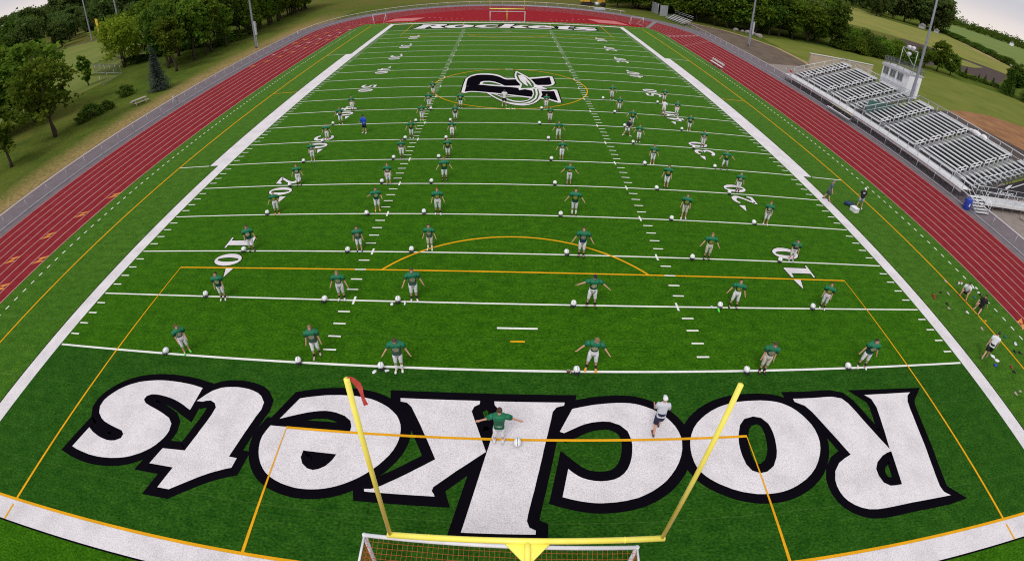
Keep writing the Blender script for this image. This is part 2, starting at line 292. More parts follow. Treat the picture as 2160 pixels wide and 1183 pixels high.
LETTERS={'S':[[[-18.85,3.08],[-18.53,2.99],[-18.22,2.93],[-17.95,2.89],[-17.69,2.85],[-17.44,2.84],[-17.18,2.83],[-16.92,2.84],[-16.68,2.86],[-16.43,2.89],[-16.19,2.94],[-15.96,2.99],[-15.75,3.06],[-15.55,3.14],[-15.37,3.24],[-15.14,3.37],[-14.94,3.53],[-14.77,3.69],[-14.62,3.87],[-14.51,4.06],[-14.41,4.26],[-14.36,4.45],[-14.33,4.66],[-14.41,5.04],[-14.67,5.32],[-15.08,5.51],[-15.35,5.62],[-15.63,5.72],[-15.97,5.83],[-16.31,5.96],[-16.53,6.15],[-16.5,6.37],[-16.3,6.5],[-16.06,6.53],[-15.81,6.52],[-15.49,6.48],[-15.17,6.42],[-14.85,6.33],[-14.54,6.21],[-14.31,6.11],[-14.09,5.99],[-13.86,5.88],[-13.82,7.18],[-14.09,7.24],[-14.36,7.3],[-14.63,7.34],[-14.9,7.37],[-15.16,7.39],[-15.42,7.4],[-15.7,7.41],[-15.97,7.41],[-16.24,7.39],[-16.51,7.36],[-16.77,7.31],[-17.02,7.26],[-17.23,7.2],[-17.43,7.13],[-17.62,7.04],[-17.81,6.94],[-17.99,6.82],[-18.15,6.69],[-18.29,6.56],[-18.41,6.41],[-18.52,6.26],[-18.65,6.05],[-18.74,5.82],[-18.74,5.45],[-18.55,5.08],[-18.19,4.78],[-17.93,4.65],[-17.66,4.56],[-17.37,4.48],[-17.09,4.41],[-16.71,4.32],[-16.52,4.15],[-16.52,3.93],[-16.78,3.76],[-16.99,3.72],[-17.22,3.72],[-17.48,3.76],[-17.76,3.83],[-18.21,4.0],[-18.57,4.2]]],
't':[[[-13.77,6.41],[-13.64,6.59],[-13.52,6.77],[-13.39,6.93],[-13.25,7.08],[-12.92,7.28],[-12.67,7.35],[-12.41,7.39],[-12.11,7.41],[-11.81,7.39],[-11.54,7.35],[-11.27,7.27],[-11.03,7.17],[-10.82,7.02],[-10.57,6.68],[-10.55,6.29],[-10.66,5.9],[-10.7,5.68],[-10.75,5.47],[-10.79,5.26],[-10.84,5.05],[-10.88,4.84],[-10.92,4.63],[-10.96,4.43],[-11.0,4.22],[-11.04,4.02],[-11.08,3.82],[-10.72,3.79],[-10.78,3.33],[-11.02,3.24],[-11.25,3.13],[-11.42,3.05],[-11.59,2.96],[-11.76,2.86],[-11.95,2.74],[-12.14,2.61],[-12.32,2.48],[-12.49,2.36],[-12.67,2.23],[-12.84,2.11],[-13.01,1.98],[-13.55,1.98],[-13.29,2.96],[-14.45,2.97],[-14.2,3.77],[-13.13,3.82],[-13.08,4.03],[-13.03,4.24],[-12.98,4.45],[-12.93,4.66],[-12.89,4.88],[-12.84,5.1],[-12.79,5.32],[-12.75,5.54],[-12.71,5.77],[-12.68,6.17],[-12.84,6.4],[-13.09,6.52],[-13.31,6.48],[-13.45,6.41]]],
'e':[[[-9.58,5.9],[-9.04,7.05],[-8.76,7.14],[-8.47,7.21],[-8.24,7.26],[-8.01,7.31],[-7.78,7.34],[-7.55,7.36],[-7.31,7.38],[-7.08,7.38],[-6.85,7.38],[-6.63,7.37],[-6.41,7.34],[-6.19,7.3],[-5.97,7.25],[-5.76,7.17],[-5.49,7.04],[-5.23,6.88],[-5.01,6.69],[-4.81,6.48],[-4.68,6.26],[-4.59,6.03],[-4.54,5.8],[-4.53,5.56],[-4.54,5.3],[-4.59,5.06],[-4.68,4.79],[-4.8,4.55],[-4.96,4.31],[-5.12,4.09],[-5.25,3.95],[-5.38,3.81],[-5.52,3.68],[-5.66,3.56],[-5.8,3.45],[-5.95,3.35],[-6.11,3.25],[-6.27,3.16],[-6.43,3.08],[-6.59,3.01],[-6.76,2.95],[-6.93,2.9],[-7.1,2.86],[-7.28,2.83],[-7.45,2.81],[-7.64,2.8],[-7.82,2.8],[-8.01,2.81],[-8.29,2.86],[-8.57,2.93],[-8.85,3.03],[-9.11,3.16],[-9.33,3.31],[-9.52,3.5],[-9.68,3.71],[-9.82,3.95],[-9.92,4.19],[-9.99,4.44],[-10.03,4.7],[-10.03,4.96],[-9.96,5.24],[-9.86,5.52],[-6.51,5.54],[-6.51,5.79],[-6.61,6.07],[-6.9,6.3],[-7.3,6.44],[-7.54,6.48],[-7.77,6.49],[-8.01,6.46],[-8.24,6.41],[-8.51,6.33],[-8.78,6.23],[-8.98,6.15],[-9.18,6.07],[-9.38,5.98]],[[-8.14,4.47],[-6.8,4.43],[-6.9,4.15],[-7.09,3.87],[-7.32,3.71],[-7.53,3.64],[-7.77,3.69],[-8.01,3.88],[-8.15,4.15]]],
'k':[[[-0.98,7.39],[1.86,7.39],[1.82,7.23],[1.51,7.13],[1.34,6.89],[1.26,6.5],[1.18,6.18],[1.11,5.87],[1.03,5.56],[0.96,5.26],[0.89,4.96],[0.83,4.67],[0.76,4.39],[0.7,4.11],[0.63,3.84],[0.57,3.57],[0.5,3.26],[0.42,2.96],[0.35,2.66],[0.28,2.37],[0.23,2.08],[0.31,1.84],[0.52,1.73],[0.51,1.58],[-1.94,1.58],[-1.21,4.86],[-1.14,5.14],[-1.08,5.43],[-1.01,5.72],[-0.94,6.02],[-0.87,6.32],[-0.78,6.78],[-0.82,7.01],[-0.96,7.19]],[[-4.79,7.39],[-1.55,7.4],[-1.56,7.23],[-1.77,7.08],[-1.86,6.84],[-1.74,6.45],[-1.63,6.13],[-1.53,5.82],[-1.43,5.51],[-1.33,5.21],[-1.23,4.91],[-1.44,4.73],[-1.65,4.55],[-1.85,4.37],[-2.06,4.19],[-2.26,4.02],[-2.45,3.84],[-2.64,3.66],[-2.83,3.48],[-3.02,3.3],[-3.06,3.14],[-2.97,3.01],[-2.94,2.92],[-5.43,2.93],[-5.46,3.04],[-5.22,3.06],[-5.01,3.14],[-4.81,3.26],[-4.62,3.39],[-4.43,3.51],[-4.23,3.65],[-4.04,3.78],[-3.85,3.92],[-3.66,4.06],[-3.46,4.2],[-3.26,4.35],[-3.07,4.49],[-3.2,4.78],[-3.34,5.08],[-3.48,5.38],[-3.63,5.68],[-3.78,6.0],[-3.94,6.31],[-4.11,6.63],[-4.28,6.95],[-4.49,7.16],[-4.76,7.21]]],
'c':[[[1.56,5.91],[2.14,7.06],[2.36,7.12],[2.59,7.18],[2.82,7.23],[3.04,7.28],[3.27,7.31],[3.5,7.34],[3.72,7.36],[4.0,7.38],[4.27,7.38],[4.54,7.36],[4.76,7.32],[4.98,7.25],[5.19,7.16],[5.47,7.01],[5.72,6.81],[5.92,6.61],[6.08,6.38],[6.21,6.14],[6.29,5.88],[6.33,5.62],[6.32,5.35],[6.25,5.01],[6.13,4.69],[5.97,4.39],[5.78,4.11],[5.56,3.85],[5.32,3.61],[5.14,3.47],[4.95,3.34],[4.76,3.22],[4.56,3.12],[4.36,3.03],[4.16,2.95],[3.94,2.9],[3.73,2.85],[3.52,2.82],[3.28,2.79],[3.05,2.78],[2.82,2.77],[2.59,2.78],[2.37,2.81],[2.14,2.85],[1.92,2.9],[1.7,2.96],[1.48,3.03],[1.76,4.21],[1.91,4.06],[2.08,3.92],[2.26,3.81],[2.45,3.74],[2.68,3.69],[2.92,3.67],[3.16,3.69],[3.4,3.74],[3.61,3.84],[3.8,3.99],[3.96,4.19],[4.08,4.41],[4.19,4.7],[4.26,5.0],[4.3,5.25],[4.31,5.51],[4.22,5.93],[3.96,6.23],[3.59,6.4],[3.33,6.42],[3.07,6.4],[2.83,6.36],[2.58,6.29],[2.34,6.18],[2.1,6.05],[1.72,5.84]]],
'o':[[[10.73,7.33],[10.45,7.36],[10.15,7.36],[9.86,7.36],[9.59,7.34],[9.33,7.32],[9.06,7.27],[8.7,7.18],[8.34,7.05],[8.01,6.89],[7.69,6.69],[7.43,6.49],[7.18,6.26],[6.97,6.0],[6.81,5.72],[6.69,5.46],[6.62,5.19],[6.58,4.92],[6.57,4.67],[6.59,4.4],[6.64,4.16],[6.75,3.93],[6.9,3.74],[7.04,3.6],[7.2,3.47],[7.36,3.36],[7.57,3.24],[7.78,3.12],[8.0,3.03],[8.18,2.96],[8.37,2.91],[8.57,2.86],[8.76,2.82],[8.97,2.8],[9.18,2.79],[9.39,2.79],[9.61,2.8],[9.84,2.83],[10.08,2.88],[10.32,2.95],[10.56,3.04],[10.8,3.15],[11.04,3.27],[11.36,3.48],[11.66,3.73],[11.91,4.01],[12.14,4.33],[12.31,4.64],[12.43,4.97],[12.48,5.29],[12.48,5.6],[12.43,5.89],[12.32,6.16],[12.18,6.45],[12.0,6.71],[11.84,6.88],[11.66,7.02],[11.46,7.14],[11.24,7.23],[10.99,7.29]],[[9.79,6.5],[10.14,6.4],[10.36,6.09],[10.4,5.85],[10.41,5.59],[10.38,5.28],[10.32,4.98],[10.24,4.68],[10.12,4.4],[9.84,3.99],[9.47,3.76],[9.15,3.72],[8.85,3.86],[8.69,4.17],[8.65,4.6],[8.66,4.86],[8.69,5.13],[8.75,5.38],[8.83,5.63],[9.04,6.08],[9.33,6.38]]],
'R':[[[12.12,7.38],[12.51,7.37],[12.91,7.37],[13.31,7.37],[13.63,7.38],[13.95,7.39],[14.27,7.38],[14.72,7.25],[14.94,6.93],[15.04,6.65],[15.13,6.38],[15.21,6.1],[15.29,5.83],[15.38,5.56],[15.47,5.29],[15.56,5.03],[15.65,4.76],[15.75,4.51],[15.84,4.25],[15.92,4.57],[16.01,4.9],[16.1,5.23],[16.18,5.57],[16.27,5.91],[16.35,6.26],[16.43,6.61],[16.41,7.11],[16.14,7.38],[19.07,7.35],[18.77,7.16],[18.54,6.81],[18.4,6.35],[18.33,6.02],[18.26,5.71],[18.19,5.4],[18.12,5.09],[18.06,4.79],[18.0,4.49],[17.94,4.2],[17.87,3.89],[17.79,3.58],[17.72,3.28],[17.66,2.98],[17.59,2.69],[17.54,2.41],[17.49,2.12],[17.54,1.83],[17.82,1.61],[17.43,1.61],[17.04,1.61],[16.66,1.61],[16.29,1.61],[15.93,1.61],[15.57,1.61],[15.24,1.6],[14.91,1.59],[14.59,1.58],[14.28,1.57],[13.97,1.57],[13.68,1.58],[13.33,1.63],[13.02,1.74],[12.75,1.9],[12.52,2.11],[12.39,2.32],[12.32,2.56],[12.3,2.81],[12.34,3.09],[12.53,3.5],[12.89,3.86],[13.26,4.05],[13.66,4.21],[13.57,4.44],[13.48,4.67],[13.4,4.91],[13.31,5.15],[13.22,5.38],[13.13,5.62],[13.04,5.87],[12.95,6.11],[12.86,6.35],[12.76,6.6],[12.56,6.94],[12.13,7.2]],[[15.86,4.15],[15.51,2.5],[15.19,2.49],[14.89,2.51],[14.62,2.7],[14.54,3.05],[14.58,3.38],[14.83,3.7],[15.27,3.98],[15.6,4.1]]]}
LOGO={'outline':[[[-5.51,51.93],[-5.52,53.56],[-5.52,55.25],[-5.49,56.97],[-5.43,58.66],[-5.02,60.08],[-4.65,60.7],[-4.26,61.12],[-3.73,61.4],[-3.18,61.49],[-2.63,61.44],[-2.08,61.22],[-1.63,60.93],[-1.19,60.46],[-0.56,59.15],[-0.26,58.8],[0.14,58.85],[0.55,58.93],[0.95,59.02],[1.36,59.12],[1.77,59.24],[2.18,59.36],[2.6,59.5],[3.01,59.64],[3.49,59.86],[3.98,60.12],[4.47,60.39],[4.95,60.6],[5.52,60.45],[5.56,58.63],[5.53,56.95],[5.24,55.96],[4.68,55.38],[4.21,55.25],[3.74,55.19],[3.28,55.06],[2.75,54.47],[3.03,54.13],[3.45,53.86],[3.81,53.62],[4.16,53.42],[4.52,53.34],[5.13,53.96],[5.51,53.7],[5.49,48.55],[5.16,48.37],[4.74,48.8],[4.32,49.27],[3.88,49.57],[3.43,49.76],[3.03,49.85],[2.63,49.89],[2.23,49.96],[1.88,50.07],[1.53,50.19],[1.17,50.32],[0.82,50.45],[0.46,50.59],[0.11,50.73],[-0.25,50.86],[-0.6,51.0],[-0.96,51.14],[-1.31,51.27],[-1.67,51.41],[-2.02,51.54],[-2.38,51.66],[-2.79,51.8],[-3.2,51.94],[-3.61,52.07],[-4.03,52.16],[-4.43,52.2],[-4.78,51.96],[-5.12,51.67]]],
'bowl':[[[-5.17,54.71],[-5.22,56.68],[-5.19,58.52],[-4.8,59.79],[-4.1,60.58],[-3.63,60.74],[-3.16,60.75],[-2.61,60.68],[-2.07,60.48],[-1.66,60.14],[-1.25,59.65],[-0.59,58.42],[-0.3,58.24],[0.11,58.3],[0.51,58.36],[0.92,58.43],[1.33,58.5],[1.74,58.59],[2.15,58.69],[2.56,58.8],[2.97,58.93],[3.4,59.1],[3.83,59.3],[4.27,59.53],[4.7,59.78],[5.15,60.05],[5.12,56.5],[4.79,56.0],[4.38,55.86],[3.98,55.81],[3.57,55.75],[3.17,55.67],[2.77,55.58],[2.37,55.49],[1.98,55.41],[1.58,55.34],[1.19,55.27],[0.75,55.21],[0.31,55.15],[-0.13,55.11],[-0.56,55.07],[-1.1,56.06],[-1.75,56.95],[-2.14,57.23],[-2.53,57.38],[-3.17,57.31],[-3.54,56.77],[-3.58,55.55]]],
'spine':[[[-5.16,52.2],[-5.16,54.64],[-4.78,54.92],[-4.38,55.17],[-3.99,55.37],[-3.58,55.47],[-3.09,55.41],[-2.59,55.2],[-2.09,55.0],[-1.7,54.91],[-1.31,54.83],[-0.92,54.74],[-0.53,54.65],[-0.13,54.56],[0.27,54.47],[0.67,54.36],[1.07,54.19],[1.51,53.89],[1.94,53.52],[2.38,53.23],[2.82,53.09],[3.26,53.03],[3.71,53.01],[4.17,53.03],[4.65,53.09],[5.12,53.18],[5.18,48.92],[4.78,49.37],[4.36,49.76],[3.92,50.05],[3.47,50.25],[3.06,50.33],[2.66,50.37],[2.25,50.44],[1.9,50.54],[1.54,50.66],[1.19,50.78],[0.83,50.91],[0.47,51.05],[0.11,51.18],[-0.25,51.31],[-0.6,51.43],[-0.96,51.56],[-1.31,51.69],[-1.67,51.82],[-2.03,51.94],[-2.39,52.05],[-2.8,52.17],[-3.21,52.3],[-3.63,52.41],[-4.04,52.5],[-4.45,52.54],[-4.81,52.44]]],
'counter':[[[-3.3,55.99],[-3.15,56.7],[-2.52,56.87],[-1.87,56.55],[-1.23,55.8],[-0.91,55.28],[-1.31,55.37],[-1.71,55.47],[-2.11,55.59],[-2.53,55.67],[-2.95,55.77]]],
'rocket':[[[0.92,63.18],[1.4,62.17],[1.86,61.13],[2.21,60.26],[2.53,59.31],[2.9,57.56],[3.14,56.01],[3.79,55.2],[4.11,54.63],[4.42,54.02],[4.0,53.96],[3.59,54.02],[3.0,54.61],[2.38,53.23],[2.1,53.8],[1.61,53.59],[1.1,53.17],[1.01,53.71],[1.27,55.96],[0.9,57.64],[0.68,59.57],[0.71,61.32]]],
'rocketin':[[[1.02,62.32],[1.5,61.23],[1.96,60.11],[2.55,58.34],[2.9,56.24],[2.89,54.85],[2.55,54.32],[2.15,54.29],[1.71,54.17],[1.28,54.04],[1.51,55.98],[1.07,58.2],[0.89,60.45]]],
'shine':[[[1.13,60.47],[1.65,60.99],[2.13,59.27],[2.49,57.12],[2.67,54.7],[2.42,55.91],[2.18,57.03],[1.98,57.87],[2.04,56.94],[2.21,55.03],[1.75,56.13],[1.33,57.95]]],
'trail':[[[2.47,53.95],[2.62,51.86],[2.36,50.3],[1.91,49.2],[1.56,48.86],[1.21,48.69],[0.58,48.69],[0.24,48.92],[-0.09,49.27],[-0.52,49.8],[-0.95,50.39],[-1.39,51.03],[-1.85,51.57],[-2.23,51.73],[-2.62,51.72],[-2.0,50.35],[-1.41,49.24],[-0.95,48.48],[-0.5,47.85],[-0.15,47.54],[0.2,47.3],[0.55,47.13],[0.88,47.01],[1.21,46.96],[1.54,47.01],[2.0,47.27],[2.47,47.79],[2.83,48.45],[3.18,49.36],[3.64,51.52],[3.58,53.95],[3.05,54.37]]],
'trail1':[[[2.71,53.93],[2.72,51.65],[2.43,49.98],[1.92,48.89],[1.55,48.5],[1.17,48.28],[0.81,48.22],[0.46,48.31],[0.1,48.59],[-0.26,49.01],[-0.66,49.62],[-1.07,50.28],[-1.48,50.87],[-1.9,51.39],[-2.26,51.44],[-1.92,50.71],[-1.59,50.04],[-1.21,49.37],[-0.83,48.81],[-0.39,48.34],[0.07,48.01],[0.45,47.84],[0.84,47.8],[1.24,47.87],[1.64,48.08],[2.23,48.82],[2.7,50.01],[2.93,51.67],[2.94,53.95]]],
'trail2':[[[3.18,53.98],[3.15,51.69],[2.85,49.7],[2.27,48.31],[1.92,47.86],[1.56,47.59],[1.04,47.52],[0.73,47.53],[1.04,47.41],[1.56,47.4],[1.99,47.64],[2.43,48.12],[3.01,49.51],[3.34,51.49],[3.33,53.8]]]}
PLAYERS=[
[1, -16.51, 45.57, 1.7, 10, 12, None, 'black', 'black', None, 'w', 'brown', 40],
[2, -16.59, 41.39, 1.8, 38, 6, [-17.37, 41.25], 'white', 'black', None, 'w', 'red', 35],
[3, -16.51, 36.66, 1.7, 25, 30, [-16.92, 36.38], 'lime', 'skin', None, 'g', 'red', 30],
[4, -16.4, 32.12, 1.68, 8, 20, [-17.13, 31.81], 'sky', 'skin', None, 'w', 'brown', 25],
[6, -8.62, 51.07, 1.68, 40, 10, None, 'black', 'black', None, 'w', 'brown', 45],
[7, -8.39, 45.75, 1.85, 25, 15, [-8.14, 45.28], 'black', 'black', None, 'w', 'brown', 40],
[8, -8.57, 41.77, 1.7, 35, 10, [-9.11, 41.37], 'lime', 'skin', None, 'w', 'black', 35],
[9, -8.83, 36.98, 1.7, 35, 35, [-9.34, 36.62], 'white', 'black', None, 'g', 'brown', 30],
[10, -8.86, 32.23, 1.7, 8, 18, [-9.52, 32.09], 'black', 'black', None, 'w', 'brown', 25],
[11, -5.13, 45.84, 1.75, 30, 30, None, 'white', 'black', None, 'w', 'brown', 40],
[12, -5.31, 41.58, 1.68, 8, 10, [-5.78, 41.42], 'black', 'black', None, 'w', 'blond', 35],
[13, -5.21, 36.93, 1.68, 22, 22, [-5.72, 36.61], 'black', 'black', None, 'w', 'brown', 30],
[14, -5.15, 32.36, 1.7, 20, 18, [-5.88, 32.2], 'black', 'black', 'blackL', 'g', 'red', 25],
[15, -4.98, 27.98, 1.85, 40, 40, [-5.89, 27.53], 'black', 'black', None, 'w', 'blond', 20],
[16, -8.98, 27.25, 1.75, 5, 8, [-9.54, 27.54], 'teal', 'skin', None, 'w', 'brown', 20],
[17, -15.97, 27.44, 1.75, 25, 25, [-16.66, 27.26], 'black', 'black', None, 'w', 'red', 20],
[18, 3.64, 45.82, 1.68, 10, 10, [3.17, 45.7], 'lime', 'skin', None, 'w', 'red', 40],
[19, 3.69, 41.49, 1.68, 8, 8, [2.66, 40.86], 'black', 'black', None, 'g', 'blond', 35],
[20, 4.06, 36.93, 1.75, 38, 40, [3.2, 36.79], 'black', 'skin', None, 'g', 'brown', 30],
[21, 3.91, 32.32, 1.68, 36, 34, [3.09, 32.09], 'teal', 'skin', None, 'w', 'red', 25],
[22, 11.38, 50.65, 1.75, 12, 33, [10.39, 50.55], 'white', 'black', None, 'g', 'blond', 45],
[23, 11.32, 46.17, 1.68, 20, 20, [10.74, 45.49], 'teal', 'black', None, 'w', 'blond', 40],
[24, 11.66, 41.56, 1.75, 45, 32, [10.89, 41.19], 'black', 'skin', None, 'g', 'brown', 35],
[25, 11.32, 37.18, 1.7, 38, 32, [10.73, 36.69], 'white', 'black', None, 'w', 'red', 30],
[26, 17.55, 50.93, 1.68, 8, 8, [16.62, 50.24], 'white', 'skin', None, 'w', 'brown', 45],
[27, 17.52, 45.95, 1.7, 6, 6, [16.47, 45.32], 'white', 'black', None, 'w', 'blond', 40],
[28, 17.45, 41.33, 1.7, 15, 15, [16.7, 41.27], 'white', 'skin', None, 'w', 'red', 35],
[29, 17.33, 36.88, 1.68, 12, 12, [16.32, 36.38], 'black', 'black', None, 'w', 'red', 30],
[30, 11.35, 32.21, 1.7, 18, 24, [10.65, 31.93], 'white', 'skin', None, 'w', 'blond', 25],
[31, 17.63, 32.07, 1.75, 38, 62, [16.83, 32.2], 'teal', 'black', None, 'g', 'blond', 25],
[32, 11.31, 27.86, 1.85, 20, 10, [10.46, 27.35], 'black', 'skin', None, 'w', 'brown', 20],
[33, -8.96, 23.28, 1.75, 100, 30, [-9.56, 22.68], 'yellow', 'skin', None, 'w', 'brown', 15],
[34, -16.04, 23.01, 1.7, 32, 20, [-16.72, 22.89], 'orange', 'black', None, 'g', 'brown', 15],
[35, -9.02, 18.42, 1.68, 12, 14, [-9.69, 18.24], 'blue', 'skin', None, 'w', 'brown', 10],
[36, -4.89, 18.62, 1.68, 22, 25, [-5.93, 18.35], 'white', 'white', 'black', 't', 'brown', 10],
[37, -4.89, 22.87, 1.9, 20, 24, [-5.81, 22.88], 'white', 'black', None, 'g', 'red', 15],
[38, 4.0, 27.68, 1.68, 55, 52, [2.98, 27.51], 'black', 'skin', None, 'g', 'red', 20],
[39, 3.85, 23.1, 1.9, 44, 44, [2.97, 22.87], 'black', 'white', None, 'g', 'brown', 15],
[40, 11.29, 23.18, 1.85, 15, 10, [10.34, 22.82], 'white', 'skin', None, 't', 'brown', 15],
[41, 3.72, 18.18, 1.95, 38, 38, [2.9, 18.33], 'black', 'black', 'blackR', 'w', 'brown', 10],
[42, 11.28, 18.24, 1.85, 40, 38, [10.36, 18.2], 'black', 'black', None, 't', 'blond', 10],
[43, 17.08, 27.73, 1.7, 15, 18, [16.24, 27.33], 'black', 'black', 'white', 'w', 'blond', 20],
[44, 17.31, 22.91, 1.8, 6, 6, [16.36, 22.82], 'white', 'skin', None, 'w', 'red', 15],
[45, 17.18, 18.48, 1.7, 8, 5, [16.24, 18.25], 'sky', 'skin', None, 'w', 'brown', 10],
[46, 11.35, 13.78, 1.8, 38, 25, [10.57, 13.73], 'black', 'black', None, 'w', 'black', 5],
[47, 16.95, 13.76, 1.75, 12, 5, [16.26, 13.72], 'white', 'black', None, 'g', 'brown', 5],
[48, -15.88, 18.28, 1.85, 8, 25, [-16.42, 18.23], 'black', 'black', None, 'w', 'brown', 10],
[49, -15.63, 13.54, 1.8, 8, 8, [-16.84, 13.73], 'white', 'black', 'white', 'w', 'black', 5],
[50, -8.87, 13.77, 1.85, 26, 26, [-9.74, 13.58], 'white', 'black', None, 'g', 'blond', 5],
[51, -5.13, 13.89, 1.97, 30, 30, [-5.92, 13.7], 'white', 'black', None, 'w', 'brown', 5],
[52, 3.68, 13.67, 1.95, 80, 60, [2.81, 13.66], 'black', 'black', None, 'w', 'cap', 5],
[53, -15.77, 9.36, 1.8, 8, 5, [-16.89, 9.18], 'lime', 'skin', None, 'w', 'redlong', 0],
[54, -9.0, 9.62, 1.85, 14, 16, [-9.73, 9.12], 'grey', 'black', None, 'w', 'blond', 0],
[55, -5.09, 8.99, 1.97, 38, 34, [-5.9, 9.03], 'white', 'white', None, 'w', 'brown', 0],
[56, 3.14, 9.31, 1.97, 52, 46, [2.49, 9.1], 'orange', 'black', None, 'w', 'blond', 0],
[57, 11.16, 9.05, 1.97, 12, 6, [10.35, 9.06], 'black', 'black', None, 't', 'brown', 0],
[58, 16.98, 9.21, 1.95, 32, 22, [16.05, 9.14], 'white', 'black', 'white', 'w', 'black', 0]]
MARK_O= [(-41.35, 74.32), (-40.08, 77.28), (-38.98, 80.58), (-37.89, 83.83), (-36.72, 86.97), (-41.13, 93.59), (-39.97, 96.94), (-41.22, 93.79), (-40.24, 97.25), (-39.26, 100.61), (-37.93, 103.67), (-36.57, 106.96), (-35.01, 110.43), (-32.82, 113.46), (-35.71, 90.75), (-34.68, 94.14), (-33.67, 97.06), (-33.52, 27.15), (-34.8, 23.97), (-35.92, 20.71), (-37.03, 17.34), (-33.66, 17.32), (-34.73, 13.96), (33.49, 12.31)]
MARK_W= [(-41.23, 82.81), (-40.25, 86.23), (-39.15, 89.66), (-38.02, 92.89), (-39.07, 89.54), (-38.0, 92.72), (-36.99, 96.19), (-35.89, 99.53), (-34.63, 102.65), (-33.42, 106.05)]
CAM= [-0.8998884645017187, -6.33684386611292, 15.909488816341511, 0.9293857659698622, 0.00887552330902734, 0.045752435523847515]

# ------------------------------------------------------------------ camera (fisheye drone lens), world, sun
cam = bpy.data.cameras.new('camera'); co = bpy.data.objects.new('camera', cam); COL.objects.link(co); SC.camera = co
cam.type = 'PANO'; cc = cam if hasattr(cam, 'panorama_type') else cam.cycles
cc.panorama_type = 'FISHEYE_LENS_POLYNOMIAL'
cam.sensor_width = 36; cam.sensor_fit = 'HORIZONTAL'
cc.fisheye_fov = math.pi
cc.fisheye_polynomial_k0 = 0; cc.fisheye_polynomial_k1 = -0.05498473; cc.fisheye_polynomial_k2 = -1.19197e-5
cc.fisheye_polynomial_k3 = 1.17257e-5; cc.fisheye_polynomial_k4 = -1.32567e-7
cam.shift_x = .03401; cam.shift_y = .01426
cam.clip_start = .1; cam.clip_end = 9000
co.location = CAM[:3]; co.rotation_euler = CAM[3:]

SUN_EL, SUN_AZ = R(52), R(200)
w = bpy.data.worlds.new('World'); SC.world = w; w.use_nodes = True
nt = w.node_tree; N, Lk = nt.nodes, nt.links; bg = N['Background']
sky = N.new('ShaderNodeTexSky'); sky.sky_type = 'NISHITA'; sky.sun_disc = False
sky.sun_elevation = SUN_EL; sky.sun_rotation = SUN_AZ
tc = N.new('ShaderNodeTexCoord'); sx = N.new('ShaderNodeSeparateXYZ'); Lk.new(tc.outputs['Generated'], sx.inputs[0])
mp = N.new('ShaderNodeMapping'); mp.inputs['Scale'].default_value = (1.2, 1.2, 9); Lk.new(tc.outputs['Generated'], mp.inputs['Vector'])
cn = noise_tex(N, Lk, mp.outputs[0], 2.2, 6, .6)
cloud = ramp(N, Lk, cn.outputs['Fac'], [(.3, (3.9, 3.8, 4.4)), (.7, (5.2, 5.05, 5.5))])
hor = ramp(N, Lk, sx.outputs[2], [(0.0, (7.6, 6.8, 6.3)), (.02, (7.0, 6.3, 6.1)), (.055, (4.6, 4.45, 4.9)), (.5, (6.6, 6.6, 6.8)), (1.0, (8.5, 8.5, 8.6))])
hk = ramp(N, Lk, sx.outputs[2], [(0.0, (1, 1, 1)), (.025, (.7, .7, .7)), (.06, (.2, .2, .2)), (.35, (.7, .7, .7))])
over = mix(N, Lk, cloud.outputs[0], hor.outputs[0], hk.outputs[0])
Lk.new(mix(N, Lk, sky.outputs[0], over, .88), bg.inputs['Color']); bg.inputs['Strength'].default_value = .105
sl = bpy.data.lights.new('sun', 'SUN'); sl.energy = 1.45; sl.angle = R(24); sl.color = (1, .965, .92)
so = bpy.data.objects.new('sun', sl); COL.objects.link(so)
sd = Vector((math.sin(SUN_AZ) * math.cos(SUN_EL), math.cos(SUN_AZ) * math.cos(SUN_EL), math.sin(SUN_EL)))
so.rotation_euler = sd.to_track_quat('Z', 'Y').to_euler(); so.location = sd * 300
SC.view_settings.view_transform = 'Standard'; SC.view_settings.look = 'None'
SC.view_settings.exposure = .28; SC.view_settings.gamma = 1
SC.cycles.filter_width = 1.1; SC.cycles.use_denoising = False; SC.cycles.max_bounces = 8; SC.cycles.diffuse_bounces = 5; SC.cycles.transparent_max_bounces = 24

# ------------------------------------------------------------------ palette
G_MAIN = turf_mat('turf', (.034, .124, .0034), (.043, .140, .0048), (.019, .080, .0024))
G_END = turf_mat('turf end zone', (.022, .086, .0075), (.028, .097, .0095), (.011, .057, .0045))
WHITE = paint_mat('white turf fibre', (.74, .70, .71), (.43, .41, .43))
LINEW = paint_mat('white line fibre', (.78, .77, .74), (.60, .59, .55))
BLACK = paint_mat('black turf fibre', (.0035, .003, .005), (.006, .005, .0075))
YELLOW = paint_mat('yellow line fibre', (.76, .37, .014), (.58, .27, .01))
TRACK = M('red track', (.175, .016, .020), (.225, .025, .030), 1.3, .9, bump=.15, detail=6)
TRACK_D = M('red apron', (.22, .011, .016), (.27, .017, .023), .9, .9, detail=6)
LANE = paint_mat('lane paint', (.66, .50, .47), (.52, .34, .32), scale=9)
ASPH = M('asphalt', (.145, .122, .135), (.18, .155, .168), .7, .9, bump=.2, detail=7)
CONC = M('concrete', (.42, .38, .36), (.52, .48, .45), 1.2, .85, detail=6)
GALV = M('galvanised steel', (.48, .50, .52), (.58, .60, .62), 3, .42, metal=.35)
ALU = M('aluminium plank', (.68, .69, .70), (.80, .80, .81), 1.6, .42, metal=.25, detail=6)
ALUD = M('weathered aluminium', (.36, .36, .38), (.44, .45, .47), 2, .5, metal=.3)
STEELD = M('dark steel', (.10, .105, .11), (.15, .155, .16), 3, .55, metal=.5)
FENCE = mesh_mat('chain link', (.36, .36, .38), .16)
RAIL = M('fence rail', (.60, .53, .46), (.68, .61, .53), 2, .5)
GOALY = M('yellow goal paint', (.90, .80, .10), (.94, .86, .16), 1.5, .34, spec=.5)
